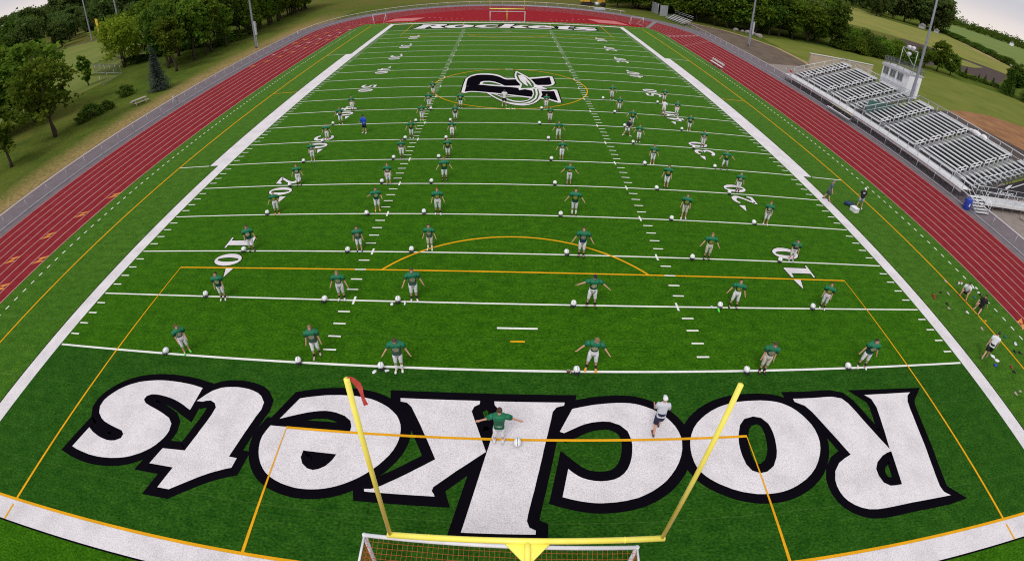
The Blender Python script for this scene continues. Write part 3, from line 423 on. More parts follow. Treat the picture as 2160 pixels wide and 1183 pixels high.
WPOST = M('white goal paint', (.74, .74, .76), (.66, .66, .69), 3, .4)
NETC = M('orange net cord', (.42, .11, .03), (.33, .08, .02), 8, .8)
RED = M('red cloth', (.62, .10, .085), (.54, .06, .05), 7, .7)
BARK = M('bark', (.075, .058, .042), (.045, .034, .025), 5, .95, bump=.6)
SHELLW = M('white helmet shell', (.80, .80, .80), (.76, .76, .77), 3, .22, spec=.5)
MASKD = M('dark face guard', (.018, .016, .024), (.03, .028, .036), 9, .4)
DARKP = M('helmet padding', (.012, .012, .016), (.02, .02, .024), 9, .9)

# ------------------------------------------------------------------ setting: ground, track, turf
YC0, YC1 = 7.1, 102.6
def stadium(r, n=64):
    p = [(r * math.cos(math.pi * i / n), YC1 + r * math.sin(math.pi * i / n)) for i in range(n + 1)]
    return p + [(-r * math.cos(math.pi * i / n), YC0 - r * math.sin(math.pi * i / n)) for i in range(n + 1)]
mb = MB()
xs = [-4200, -1200, -500, -250, -120, -60, 0, 60, 120, 250, 500, 1200, 4200]
o = len(mb.v)
for y in xs:
    for x in xs: mb.v.append((x, y + 60, -.045))
k = len(xs)
for j in range(k - 1):
    for i in range(k - 1): mb.f.append((j * k + i, j * k + i + 1, (j + 1) * k + i + 1, (j + 1) * k + i)); mb.m.append(0)
struct(mb.build('ground', terrain_mat()))
struct(MB().loops([stadium(47.15)], -.02).build('asphalt_path', ASPH))
struct(MB().loops([stadium(42.3)], -.012).build('running_track', TRACK))
def d_zone(y0, yc, sgn):
    a0 = math.asin((abs(y0 - yc)) / 33.05)
    pts = [(33.05 * math.cos(a0 + (math.pi - 2 * a0) * i / 40), yc + sgn * 33.05 * math.sin(a0 + (math.pi - 2 * a0) * i / 40)) for i in range(41)]
    return pts
mb = MB(); mb.poly(d_zone(112.85, YC1, 1), -.006); mb.poly(d_zone(-3.1, YC0, -1), -.006)
struct(mb.build('track_apron', TRACK_D))
# turf: stadium cut off square behind both end lines
def turf_loop(y0, y1, r=33.05):
    p = []
    a1 = math.asin((y1 - YC1) / r); a0 = math.asin((YC0 - y0) / r)
    p += [(r * math.cos(a1 * i / 10), YC1 + r * math.sin(a1 * i / 10)) for i in range(11)]
    p += [(-r * math.cos(a1 * (10 - i) / 10), YC1 + r * math.sin(a1 * (10 - i) / 10)) for i in range(11)]
    p += [(-r * math.cos(a0 * i / 10), YC0 - r * math.sin(a0 * i / 10)) for i in range(11)]
    p += [(r * math.cos(a0 * (10 - i) / 10), YC0 - r * math.sin(a0 * (10 - i) / 10)) for i in range(11)]
    return p
struct(MB().loops([turf_loop(-3.1, 112.85)], 0).build('turf_field', G_MAIN))
FL = 109.728; GX = 24.384
struct(MB().rect(-GX, GX, 0, 9.144, .004).rect(-GX, GX, FL - 9.144, FL, .004).build('end_zone_turf', G_END))
# lane lines, both straights and bends
mb = MB()
for i in range(9):
    mb.line(stadium(33.14 + 1.127 * i), .055, -.004 if i else .004, True)
struct(mb.build('track_lane_lines', LANE))

# white borders and yard lines
mb = MB(); Z = .008
B1, B2 = 25.37, 26.22
yA, yB = 25 * YD + 9.144, FL - 25 * YD - 9.144
for s in (-1, 1):
    for x0, x1, y0, y1 in ((GX, B1, -.98, FL + .98), (B1, B2, yA, yB)):
        a, b_ = sorted((s * x0, s * x1)); mb.rect(a, b_, y0, y1, Z)
mb.rect(-GX, GX, -.98, -.06, Z).rect(-GX, GX, FL + .06, FL + .98, Z)
struct(mb.build('sideline_border', WHITE))
mb = MB()
for s in (-1, 1):
    def q(x0, x1, y0, y1):
        a, b_ = sorted((s * x0, s * x1)); mb.rect(a, b_, y0, y1, Z)
    q(B1, B1 + .07, -1.05, yA - .07); q(B1, B1 + .07, yB + .07, FL + 1.05); q(B2, B2 + .07, yA - .07, yB + .07)
    q(B1, B2, yA - .07, yA); q(B1, B2, yB, yB + .07)
mb.rect(-B1, B1, -1.05, -.98, Z).rect(-B1, B1, FL + .98, FL + 1.05, Z)
struct(mb.build('border_edge_line', BLACK))
mb = MB(); HX = 8.215
for i in range(21):
    y = 9.144 + i * 5 * YD; wd = .065 if i in (0, 20) else .055
    mb.rect(-GX + .12, GX - .12, y - wd, y + wd, Z)
    if 0 < i < 20:
        for s in (-1, 1): mb.rect(s * HX - .055, s * HX + .055, y - .32, y + .32, Z + .003)
for yd in range(1, 100):
    if yd % 5 == 0: continue
    y = 9.144 + yd * YD
    for s in (-1, 1):
        for a, b_ in ((HX, HX + .62), (23.62, 24.24)):
            x0, x1 = sorted((s * a, s * b_)); mb.rect(x0, x1, y - .052, y + .052, Z + .006)
for y in (9.144 + 3 * YD, FL - 9.144 - 3 * YD): mb.rect(-.95, .95, y - .06, y + .06, Z)
for s in (-1, 1):
    for y in (yA, yB):
        a, b_ = sorted((s * (B2 + .07), s * 29.5)); mb.rect(a, b_, y - .055, y + .055, Z)
    for i in range(-3, 119):
        y = i * YD
        r_ok = YC0 - 3 < y < YC1 + 3
        if r_ok: mb.rect(s * 31.93 - .055, s * 31.93 + .055, y - .18, y + .18, Z)
    for i in range(1, 34): mb.rect(s * i * YD - .22, s * i * YD + .22, FL + 2.35, FL + 2.47, Z)
for y in (45.72, 64.008):   # kick-off spot crosses
    for s in (-1, 1): mb.line([(s * .28 - .2, y - .2), (s * .28 + .2, y + .2)], .1, Z + .013).line([(s * .28 - .2, y + .2), (s * .28 + .2, y - .2)], .1, Z + .0135)
struct(mb.build('yard_lines', LINEW))

# soccer lines in yellow
mb = MB(); ZS = .0125; lw = .12
def arc(cx, cy, r, a0, a1, n=48): return [(cx + r * math.cos(a0 + (a1 - a0) * i / n), cy + r * math.sin(a0 + (a1 - a0) * i / n)) for i in range(n + 1)]
def soc(f):
    P2, G2 = 20.12, 9.144
    mb.line([(-P2, f(.06)), (-P2, f(16.46)), (P2, f(16.46)), (P2, f(.06))], lw, ZS)
    mb.line([(-G2, f(.06)), (-G2, f(5.49)), (G2, f(5.49)), (G2, f(.06))], lw, ZS + .006)
    a = math.acos(5.49 / 9.144); a0, a1 = math.pi / 2 - a, math.pi / 2 + a
    mb.line([(x, f(y)) for x, y in arc(0, 10.97, 9.144, a0, a1)], lw, ZS + .0005)
    mb.rect(-.33, .33, *sorted((f(10.92), f(11.03))), ZS)
    mb.rect(-29.5, 29.5, *sorted((f(-.06), f(.06))), ZS + .001)
    for s in (-1, 1): mb.line([(s * 20.12, f(-.98)), (s * 20.12, f(-.25))], .1, ZS + .002)
soc(lambda y: y); soc(lambda y: FL - y)
for s in (-1, 1): mb.rect(s * 29.5 - .06, s * 29.5 + .06, .06, FL - .06, ZS)
for s in (-1, 1):
    a, b_ = sorted((s * (B2 + .07), s * 29.44)); mb.rect(a, b_, FL / 2 - .06, FL / 2 + .06, ZS)
mb.line(arc(0, FL / 2, 9.144, 0, 2 * math.pi, 96)[:-1], lw, ZS, True)
struct(mb.build('soccer_lines', YELLOW))

# end zone lettering: the near word reads from behind the near end, the far word from here
def lettering(name, f, flip):
    bk, wh = MB(), MB()
    for i, (ch, lps) in enumerate(LETTERS.items()):
        ls = [[f(p) for p in l] for l in lps]
        big = [0] if ch != 'k' else [0, 1]
        for j, l in enumerate(ls): bk.strip(l, .41, .0065 + .0004 * (i % 3), hole=j not in big)
        if ch == 'k':
            for l in ls: wh.loops([l], .0095)
        else: wh.loops(ls, .0095)
    a = struct(bk.build('lettering_outline', BLACK)); b_ = struct(wh.build('end_zone_lettering', WHITE))
    return b_
lettering('near', lambda p: (p[0], p[1]), False)
lettering('far', lambda p: (-p[0] - .25, FL - p[1]), True)
# midfield logo
mb = MB()
for l in LOGO['outline'] + LOGO['rocket'] + LOGO['trail']: mb.strip(l, .13, .0085)
struct(mb.build('logo_shadow', BLACK))
mb = MB()
mb.loops(LOGO['outline'], .0095).loops(LOGO['rocket'], .0115).loops(LOGO['shine'], .0135).loops(LOGO['trail'], .0112)
struct(mb.build('midfield_logo', WHITE))
mb = MB(); mb.loops(LOGO['bowl'], .0105).loops(LOGO['spine'], .0105); struct(mb.build('logo_letter', BLACK))
mb = MB(); mb.loops(LOGO['counter'], .0108).loops(LOGO['rocketin'], .0125).loops(LOGO['trail1'], .012).loops(LOGO['trail2'], .012)
struct(mb.build('logo_turf', turf_mat('logo turf', (.024, .085, .016), (.03, .095, .02), (.02, .07, .012))))

# field numbers (1.8 m tall) with direction arrows
def ell(cx, cy, rx, ry, n=30, a0=0, a1=2 * math.pi): return [(cx + rx * math.cos(a0 + (a1 - a0) * i / n), cy + ry * math.sin(a0 + (a1 - a0) * i / n)) for i in range(n + (0 if a1 - a0 > 6.2 else 1))]
def stroke(pts, ws):
    L_, R_ = [], []
    for i, p in enumerate(pts):
        a = Vector(pts[max(i - 1, 0)]); b_ = Vector(pts[min(i + 1, len(pts) - 1)]); t = (b_ - a).normalized(); nrm = Vector((-t.y, t.x))
        L_.append(tuple(Vector(p) + nrm * ws[i] / 2)); R_.append(tuple(Vector(p) - nrm * ws[i] / 2))
    return L_ + R_[::-1]
def arcp(cx, cy, rx, ry, d0, d1, n): return [(cx + rx * math.cos(R(d0 + (d1 - d0) * i / n)), cy + ry * math.sin(R(d0 + (d1 - d0) * i / n))) for i in range(n + 1)]
def taper(n, a, b_, c): return [a + (b_ - a) * min(1, 2 * i / (n - 1)) if i < n / 2 else b_ + (c - b_) * (2 * i / (n - 1) - 1) for i in range(n)]
p3 = arcp(.30, .74, .24, .20, 160, -75, 12); p3b = arcp(.30, .30, .27, .24, 80, -165, 14)
p2 = arcp(.31, .72, .25, .22, 165, -20, 12) + [(.44, .48), (.24, .24), (.10, .08)]
p5 = arcp(.29, .33, .29, .27, 120, -160, 16)
GL = {'0': [[ell(.33, .5, .33, .5), ell(.33, .5, .115, .40)]],
      '1': [[[(.20, .07), (.20, .83), (-.01, .85), (-.02, .94), (.43, 1.01), (.48, 1.0), (.48, .07), (.63, .07), (.63, 0), (.01, 0), (.01, .07)]]],
      '2': [[stroke(p2, taper(len(p2), .10, .22, .10))], [[(.04, 0), (.62, 0), (.66, .26), (.57, .26), (.50, .15), (.04, .15)]]],
      '3': [[stroke(p3, taper(len(p3), .12, .20, .12))], [stroke(p3b, taper(len(p3b), .12, .21, .14))]],
      '4': [[[(.40, 1), (.50, 1), (.50, .36), (.64, .36), (.64, .22), (.50, .22), (.50, .06), (.60, .06), (.60, 0), (.22, 0), (.22, .06), (.30, .06), (.30, .22), (0, .22), (0, .32)], [(.30, .36), (.12, .36), (.30, .68)]]],
      '5': [[[(.08, 1), (.60, 1), (.60, .82), (.19, .82), (.17, .58), (.08, .55)]], [stroke(p5, taper(len(p5), .12, .22, .14))]]}
wm, bm = MB(), MB()
H = 1.82
def glyph(ch, side, ystart, zoff=0):
    # the digit's foot is at the outer side; writing runs towards the reader's right
    for g in GL[ch]:
        ls = []
        for l in g:
            if side < 0: ls.append([(-18.06 + v * H, ystart - u * H * 1.08) for u, v in l])
            else: ls.append([(18.06 - v * H, ystart + u * H * 1.08) for u, v in l])
        wm.loops(ls, .0105 + zoff)
        for j, l in enumerate(ls): bm.strip(l, .055, .0092 + .0003 * j, hole=j > 0)
for i in range(1, 10):
    yd = i * 10; num = str(min(yd, 100 - yd)); y = 9.144 + yd * YD
    glyph(num[0], -1, y + 1.60); glyph('0', -1, y - .32)
    glyph(num[0], 1, y - 1.60); glyph('0', 1, y + .32)
    if yd != 50:
        d = -1 if yd < 50 else 1
        for s in (-1, 1):
            t = [(s * 16.87, y + d * 1.86), (s * 16.36, y + d * 1.86), (s * 16.6, y + d * 2.78)]
            if (s > 0) != (d < 0): t = t[::-1]
            wm.poly(t, .0105); bm.strip(t, .05, .0092)
struct(wm.build('yard_numbers', WHITE)); struct(bm.build('number_shadow', BLACK))

# marks on the track: exchange-zone triangles, lane numerals, start lines
wm, om = MB(), MB()
def mark(mb_, x, y, s=.6):
    mb_.poly([(x - s, y - s), (x + s * .9, y - s * .2), (x - s * .2, y)], .001); mb_.poly([(x + s, y + s), (x - s * .8, y + s * .3), (x + s * .2, y + .02)], .001)
for i, (x, y) in enumerate(MARK_O): mark(om, x, y)
for i, (x, y) in enumerate(MARK_W): mark(wm, x, y, .5)
for lane in range(8):
    x = 33.7 + 1.127 * lane
    mark(wm, x, 102.9 + lane * .72, .42); wm.rect(x - .55, x + .55, 103.6 + lane * .72, 103.72 + lane * .72, .001)
    wm.rect(x - .5, x + .5, 92.6 + lane * 1.27, 92.68 + lane * 1.27, .001)
for s in (-1, 1):
    for i in range(5): wm.poly(ell(s * (10.03 + 1.21 * i), 116.57, .16, .2, 10), .001)
    for i in range(3): wm.poly(ell(s * (15.45 + 1.24 * i), 119.85, .16, .2, 10), .001)
struct(wm.build('track_marks_white', LANE)); struct(om.build('track_marks_orange', M('orange track paint', (.62, .24, .03), (.5, .17, .03), 6, .8)))
mb = MB()
mb.poly([(-27.6, 115.4), (-21, 115.1), (-19.0, 120.5), (-26.0, 120.2)], .002).poly([(27.7, 114.8), (25.5, 120.7), (18.9, 121.6), (20.9, 115.7)], .002)
struct(mb.build('faded_runway', M('faded pink surfacing', (.50, .17, .17), (.42, .13, .13), 1.5, .9)))
struct(MB().poly([(30.8, 112.4), (32.2, 113.6), (37.9, 127.3), (36.5, 126.6)], .003).build('crossing_mat', M('grey rubber mat', (.17, .165, .165), (.22, .21, .21), 3, .9)))

# lawns and fields beyond the fence
def sheet(name, pts, z, m): return struct(MB().loops([pts], z).build(name, m))
LAWN = M('mown lawn', (.11, .14, .022), (.155, .165, .036), .12, .95, bump=.3, detail=8)
LAWN2 = M('ball field grass', (.115, .155, .03), (.165, .175, .05), .09, .95, detail=8)
DIRT = M('bare soil', (.15, .115, .085), (.105, .08, .06), .35, .95, bump=.4, detail=8)
TAN = M('sandy path', (.36, .27, .15), (.29, .21, .11), .8, .95, detail=7)
CLAY = M('orange clay', (.30, .155, .075), (.20, .10, .05), .3, .95, bump=.5, detail=8)
PLOW = M('ploughed soil', (.062, .046, .042), (.085, .064, .056), .25, .95, bump=.4, detail=8)
GOLD = M('ripe field grass', (.23, .205, .055), (.155, .18, .04), .05, .95, detail=9)
CROP = M('green crop', (.125, .18, .045), (.155, .195, .055), .012, .95, detail=9)
GRAV = M('pale gravel', (.27, .225, .20), (.21, .175, .16), 1.5, .95, detail=7)
sheet('dirt_yard', [(46, 148), (47.2, 150), (48.4, 131), (54.4, 124.7), (58, 116), (60.4, 106), (59.6, 92), (57, 84), (47, 80), (44.5, 100)], -.038, DIRT)
mb = MB().line([(47, 137.5), (48.3, 130.8), (54.3, 124.6), (58, 115.8), (60.4, 105.8), (59.8, 92), (58, 85)], 1.0, -.033)
struct(mb.build('sandy_path', TAN))
sheet('lawn', [(60, 90), (61.5, 106), (63, 120), (72, 124), (96, 122), (125, 116), (150, 110), (170, 90), (180, 20), (60, 10), (58, 80)], -.041, LAWN)
sheet('gravel_yard', [(47, 84), (60, 88), (60, 72), (58, 8), (47, 0)], -.036, GRAV)
sheet('clay_patch', [(80, 71), (86, 73.5), (96, 75.5), (106, 73), (112, 66), (104, 52), (86, 50), (82, 58), (79, 65)], -.034, CLAY)
sheet('soil_patch', [(70, 68), (80, 70.5), (84, 62), (84, 52), (74, 44), (68, 50)], -.037, PLOW)
sheet('ploughed_field', [(124, 130), (150, 144), (166, 134), (215, 172), (222, 180), (207, 199), (186, 215), (150, 180), (120, 150)], -.041, PLOW)
sheet('plough_strip', [(185, 165), (205, 178), (196, 196), (186, 188), (165, 158)], -.037, GOLD)
sheet('ripe_field', [(100, 235), (168, 231), (187, 216), (208, 200), (224, 181), (300, 190), (420, 360), (420, 432), (380, 400), (332, 362), (310, 385), (352, 482), (200, 420)], -.040, GOLD)
sheet('crop_field', [(283, 200), (306, 243), (343, 299), (423, 404), (421, 436), (1150, 1190), (1400, 1300), (1900, 1700), (1700, 1100), (900, 380)], -.042, CROP)
sheet('farm_lane', [(423, 430), (421, 421), (330, 292), (300, 246), (296, 250), (324, 296), (414, 424)], -.036, TAN)
sheet('ball_field', [(-91.5, 90), (-88, 112), (-98, 150), (-150, 172), (-172, 170), (-190, 150), (-215, 118), (-160, 60), (-100, 40), (-78, 60), (-77, 84)], -.040, LAWN2)
sheet('warning_track', [(-150, 172), (-172, 170), (-190, 150), (-215, 118), (-218, 119), (-193, 153), (-175, 175), (-150, 177)], -.036, M('dry infield', (.13, .10, .05), (.10, .085, .04), .3, .95))

# ------------------------------------------------------------------ perimeter fences
GALVL = M('pale galvanised rail', (.55, .56, .58), (.62, .63, .65), 3, .45, metal=.2)
RAILMESH0 = mesh_mat('dim chain link', (.16, .16, .16), .16)
def fence(pts, label, h=1.17, step=3.05, parent_name='chain_link_fence', rail=None, link_m=None):
    t = thing(parent_name, label, 'fence', (pts[0][0], pts[0][1], 0), 0, 'chain-link fences round the track')
    P0 = Vector((pts[0][0], pts[0][1], 0)); L3 = [Vector((p[0], p[1], 0)) - P0 for p in pts]
    up = Vector((0, 0, h)); mb = MB()
    for a, b in zip(L3, L3[1:]): mb.add([a + Vector((0, 0, .04)), b + Vector((0, 0, .04)), b + up, a + up], [(0, 1, 2, 3)])
    mb.build('chain_mesh', link_m or FENCE, t)
    mb = MB(); mb.tube([p + up for p in L3], .055, 8); mb.build('top_rail', rail or RAIL, t, True)
    mb = MB(); mb.tube([p + Vector((0, 0, .07)) for p in L3], .034, 6); mb.build('bottom_wire', GALV, t)
    pm = MB(); pm.tube([(0, 0, -.05), (0, 0, h + .02)], .026, 8); pm.ball((0, 0, h + .03), .04, 8, 4); proto = None
    acc = 0; nxt = 0
    for a, b in zip(L3, L3[1:]):
        d = (b - a).length
        while nxt <= acc + d:
            p = a + (b - a) * ((nxt - acc) / d)
            if proto is None: proto = pm.build('post', GALV, t, True, p)
            else: link('post', proto.data, t, p)
            nxt += step
        acc += d
    return t
fence([(-43.35, -8), (-43.35, YC1)], 'low chain-link fence along the left straight of the red track')
fence([(-43.35 * math.cos(math.pi * i / 40), YC1 + 43.35 * math.sin(math.pi * i / 40)) for i in range(31)], 'low chain-link fence curving round the far bend of the track')
fence([(43.35, -8), (43.35, 122)], 'low chain-link fence between red track and metal bleachers', rail=GALVL)
g = thing('fence_gate', 'narrow gate posts standing in the left chain-link fence', 'gate', (-43.5, 53.9, 0))
for dy in (-.35, .35): MB().tube([(0, dy, 0), (-.05, dy, 1.32), (-.05, dy * .4, 1.36)], .05, 8).build('gate_post', GALV, g, True)
MB().tube([(0, -.35, .7), (0, .35, .7)], .025, 6).build('crossbar', GALV, g, True)
b_ = thing('marker_post', 'short white marker post on the path beside left fence', 'post', (-44.4, 103.9, 0))
MB().tube([(0, 0, 0), (0, 0, .95)], .08, 8).build('post', WPOST, b_, True); MB().box((0, 0, 1.0), (.32, .05, .16)).build('plate', RED, b_)
fence([(-75.2, 75.9), (-77.2, 85), (-91.3, 92.6), (-89.9, 100), (-86.5, 113.4), (-84, 128)], 'tall chain-link fence of the ball field seen between the left trees', 1.9, rail=STEELD, link_m=RAILMESH0)
wind = thing('tall_fence_panel', 'tall grey privacy fence panels beside the far woods', 'fence', (42, 146, 0))
MB().box((0, 0, 1.5), (.06, 6.5, 3.0)).box((1.1, -5.4, 1.5), (2.2, .06, 3.0)).build('panel', M('grey screen', (.30, .31, .33), (.25, .26, .28), 2, .7), wind)
for y in (-3.2, 0, 3.2): MB().tube([(0.1, y, 0), (0.1, y, 3.2)], .05, 8).build('post', GALV, wind, True)
fence([(43, 150), (45, 158), (49, 182)], 'tall chain-link fence running up into the far woods', 3.0)

# ------------------------------------------------------------------ football goal posts
def goalpost(y, s, label, ribbon):
    t = thing('football_goal_post', label, 'goal post', (0.02, y, 0), 0, 'yellow football goal posts')
    MB().tube([(0, -s * 1.75, 0), (0, -s * 1.75, 1.6), (0, -s * 1.68, 2.2), (0, -s * 1.4, 2.68), (0, -s * .9, 2.95), (0, -s * .3, 3.03), (0, 0, 3.03)], .085, 12).build('gooseneck', GOALY, t, True)
    MB().tube([(-3.71, 0, 3.05), (3.71, 0, 3.05)], .085, 12).build('crossbar', GOALY, t, True)
    for k in (-1, 1):
        MB().tube([(k * 3.63, 0, 3.05), (k * 3.63, 0, 9.17)], .058, 12).build('upright', GOALY, t, True)
        MB().add([(k * .06, -s * .02, 2.99), (k * .62, -s * .02, 2.99), (k * .06, -s * .62, 2.95), (k * .06, -s * .02, 2.94), (k * .62, -s * .02, 2.94), (k * .06, -s * .62, 2.90)],
                 [(0, 1, 2), (5, 4, 3), (0, 3, 4, 1), (1, 4, 5, 2), (2, 5, 3, 0)]).build('gusset', GOALY, t)
    for x in (-2.6, 2.6): MB().tube([(x - .02, 0, 3.05), (x + .02, 0, 3.05)], .09, 12).build('joint_collar', GOALY, t, True)
    if ribbon:
        # a faded streamer tied to the top, hanging down
        rb = MB(); pts = [((-3.61, .02, 9.20), .03), ((-3.55, .05, 9.13), .045), ((-3.475, .07, 8.98), .06), ((-3.44, .07, 8.86), .05), ((-3.425, .05, 8.72), .032), ((-3.415, .04, 8.58), .034), ((-3.39, .04, 8.42), .045)]
        for (a, wa), (b, wb) in zip(pts, pts[1:]):
            a, b = Vector(a), Vector(b); u = Vector((1, .35, .25)).normalized()
            rb.add([a - u * wa, a + u * wa, b + u * wb, b - u * wb], [(0, 1, 2, 3)])
        r_ = rb.build('ribbon', RED, t)
        sm = r_.modifiers.new('thick', 'SOLIDIFY'); sm.thickness = .006
    else:
        for k in (-1, 1): MB().add([(k * 3.63, .02, 9.2), (k * 3.63 + .1, .02, 9.2), (k * 3.63 + .18, .03, 8.5), (k * 3.63 + .08, .03, 8.5)], [(0, 1, 2, 3)]).build('ribbon', RED, t)
    return t
goalpost(-.13, 1, 'near yellow goal post with a red ribbon on its left upright', True)
goalpost(FL + .1, -1, 'far yellow goal post standing on the red track side', False)

def soccer_goal(loc, rz, w, h, label, net, cell=.14):
    t = thing('soccer_goal', label, 'soccer goal', loc, rz, 'white soccer goals')
    x = w / 2; r = .062; D0, D1 = .95, 2.0          # goal mouth faces +y, net runs back to -y
    MB().tube([(-x, 0, h), (x, 0, h)], r, 10).build('crossbar', WPOST, t, True)
    for k in (-1, 1):
        MB().tube([(k * x, 0, 0), (k * x, 0, h + .05)], r, 10).build('goal_post', WPOST, t, True)
        MB().tube([(k * x, 0, h), (k * x, -D0, h - .05), (k * x, -D1, .05), (k * x, 0, .05)], .036, 8).build('side_frame', WPOST, t, True)
    MB().tube([(-x, -D1, .05), (x, -D1, .05)], .036, 8).build('ground_bar', WPOST, t, True)
    if net:
        nb = MB(); nx = int(w / cell)
        def panel(p00, p10, p01, p11, nu, nv, sag=0):
            p00, p10, p01, p11 = map(Vector, (p00, p10, p01, p11))
            def P(u, v):
                q = (p00 * (1 - u) + p10 * u) * (1 - v) + (p01 * (1 - u) + p11 * u) * v
                q.z -= sag * math.sin(math.pi * v) * (1 + .25 * math.sin(u * 23)); return q
            for i in range(nu + 1):
                for j in range(0, nv): nb.bar(P(i / nu, j / nv), P(i / nu, (j + 1) / nv), .008)
            for j in range(nv + 1):
                for i in range(0, nu): nb.bar(P(i / nu, j / nv), P((i + 1) / nu, j / nv), .008)
        panel((-x, 0, h), (x, 0, h), (-x, -D0, h - .05), (x, -D0, h - .05), nx, int(D0 / cell), .06)
        panel((-x, -D0, h - .05), (x, -D0, h - .05), (-x, -D1, .06), (x, -D1, .06), nx, int(h / cell), .05)
        for k in (-1, 1): panel((k * x, 0, h), (k * x, -D0, h - .05), (k * x, 0, .06), (k * x, -D1, .06), 8, int(h / cell))
        nb.build('net', NETC, t)
    return t
soccer_goal((-.68, 0.0, 0), R(-1.3), 7.58, 2.44, 'near white soccer goal with orange net under the yellow goal post', True)
soccer_goal((.12, 110.2, 0), R(180), 7.44, 2.44, 'far white soccer goal frame without net before the red track', False)
def training_goal(loc, rz, label):
    t = thing('training_goal', label, 'practice goal', loc, rz, 'small practice goals behind the far end zone')
    for k in (-1, 1): MB().tube([(k * 1.5, 0, 0), (k * 1.5, 0, 1.85)], .035, 7).tube([(k * 1.5, 0, 1.85), (k * 1.0, -2.4, .04), (k * 1.5, 0, .04)], .03, 7).build('side_frame', WPOST, t, True)
    MB().tube([(-1.5, 0, 1.85), (1.5, 0, 1.85)], .035, 7).build('crossbar', WPOST, t, True)
training_goal((-28.8, 115.2, 0), R(8), 'small white practice goal on red apron behind far left corner')
training_goal((29.7, 116.0, 0), R(188), 'small white practice goal on red apron behind far right corner')

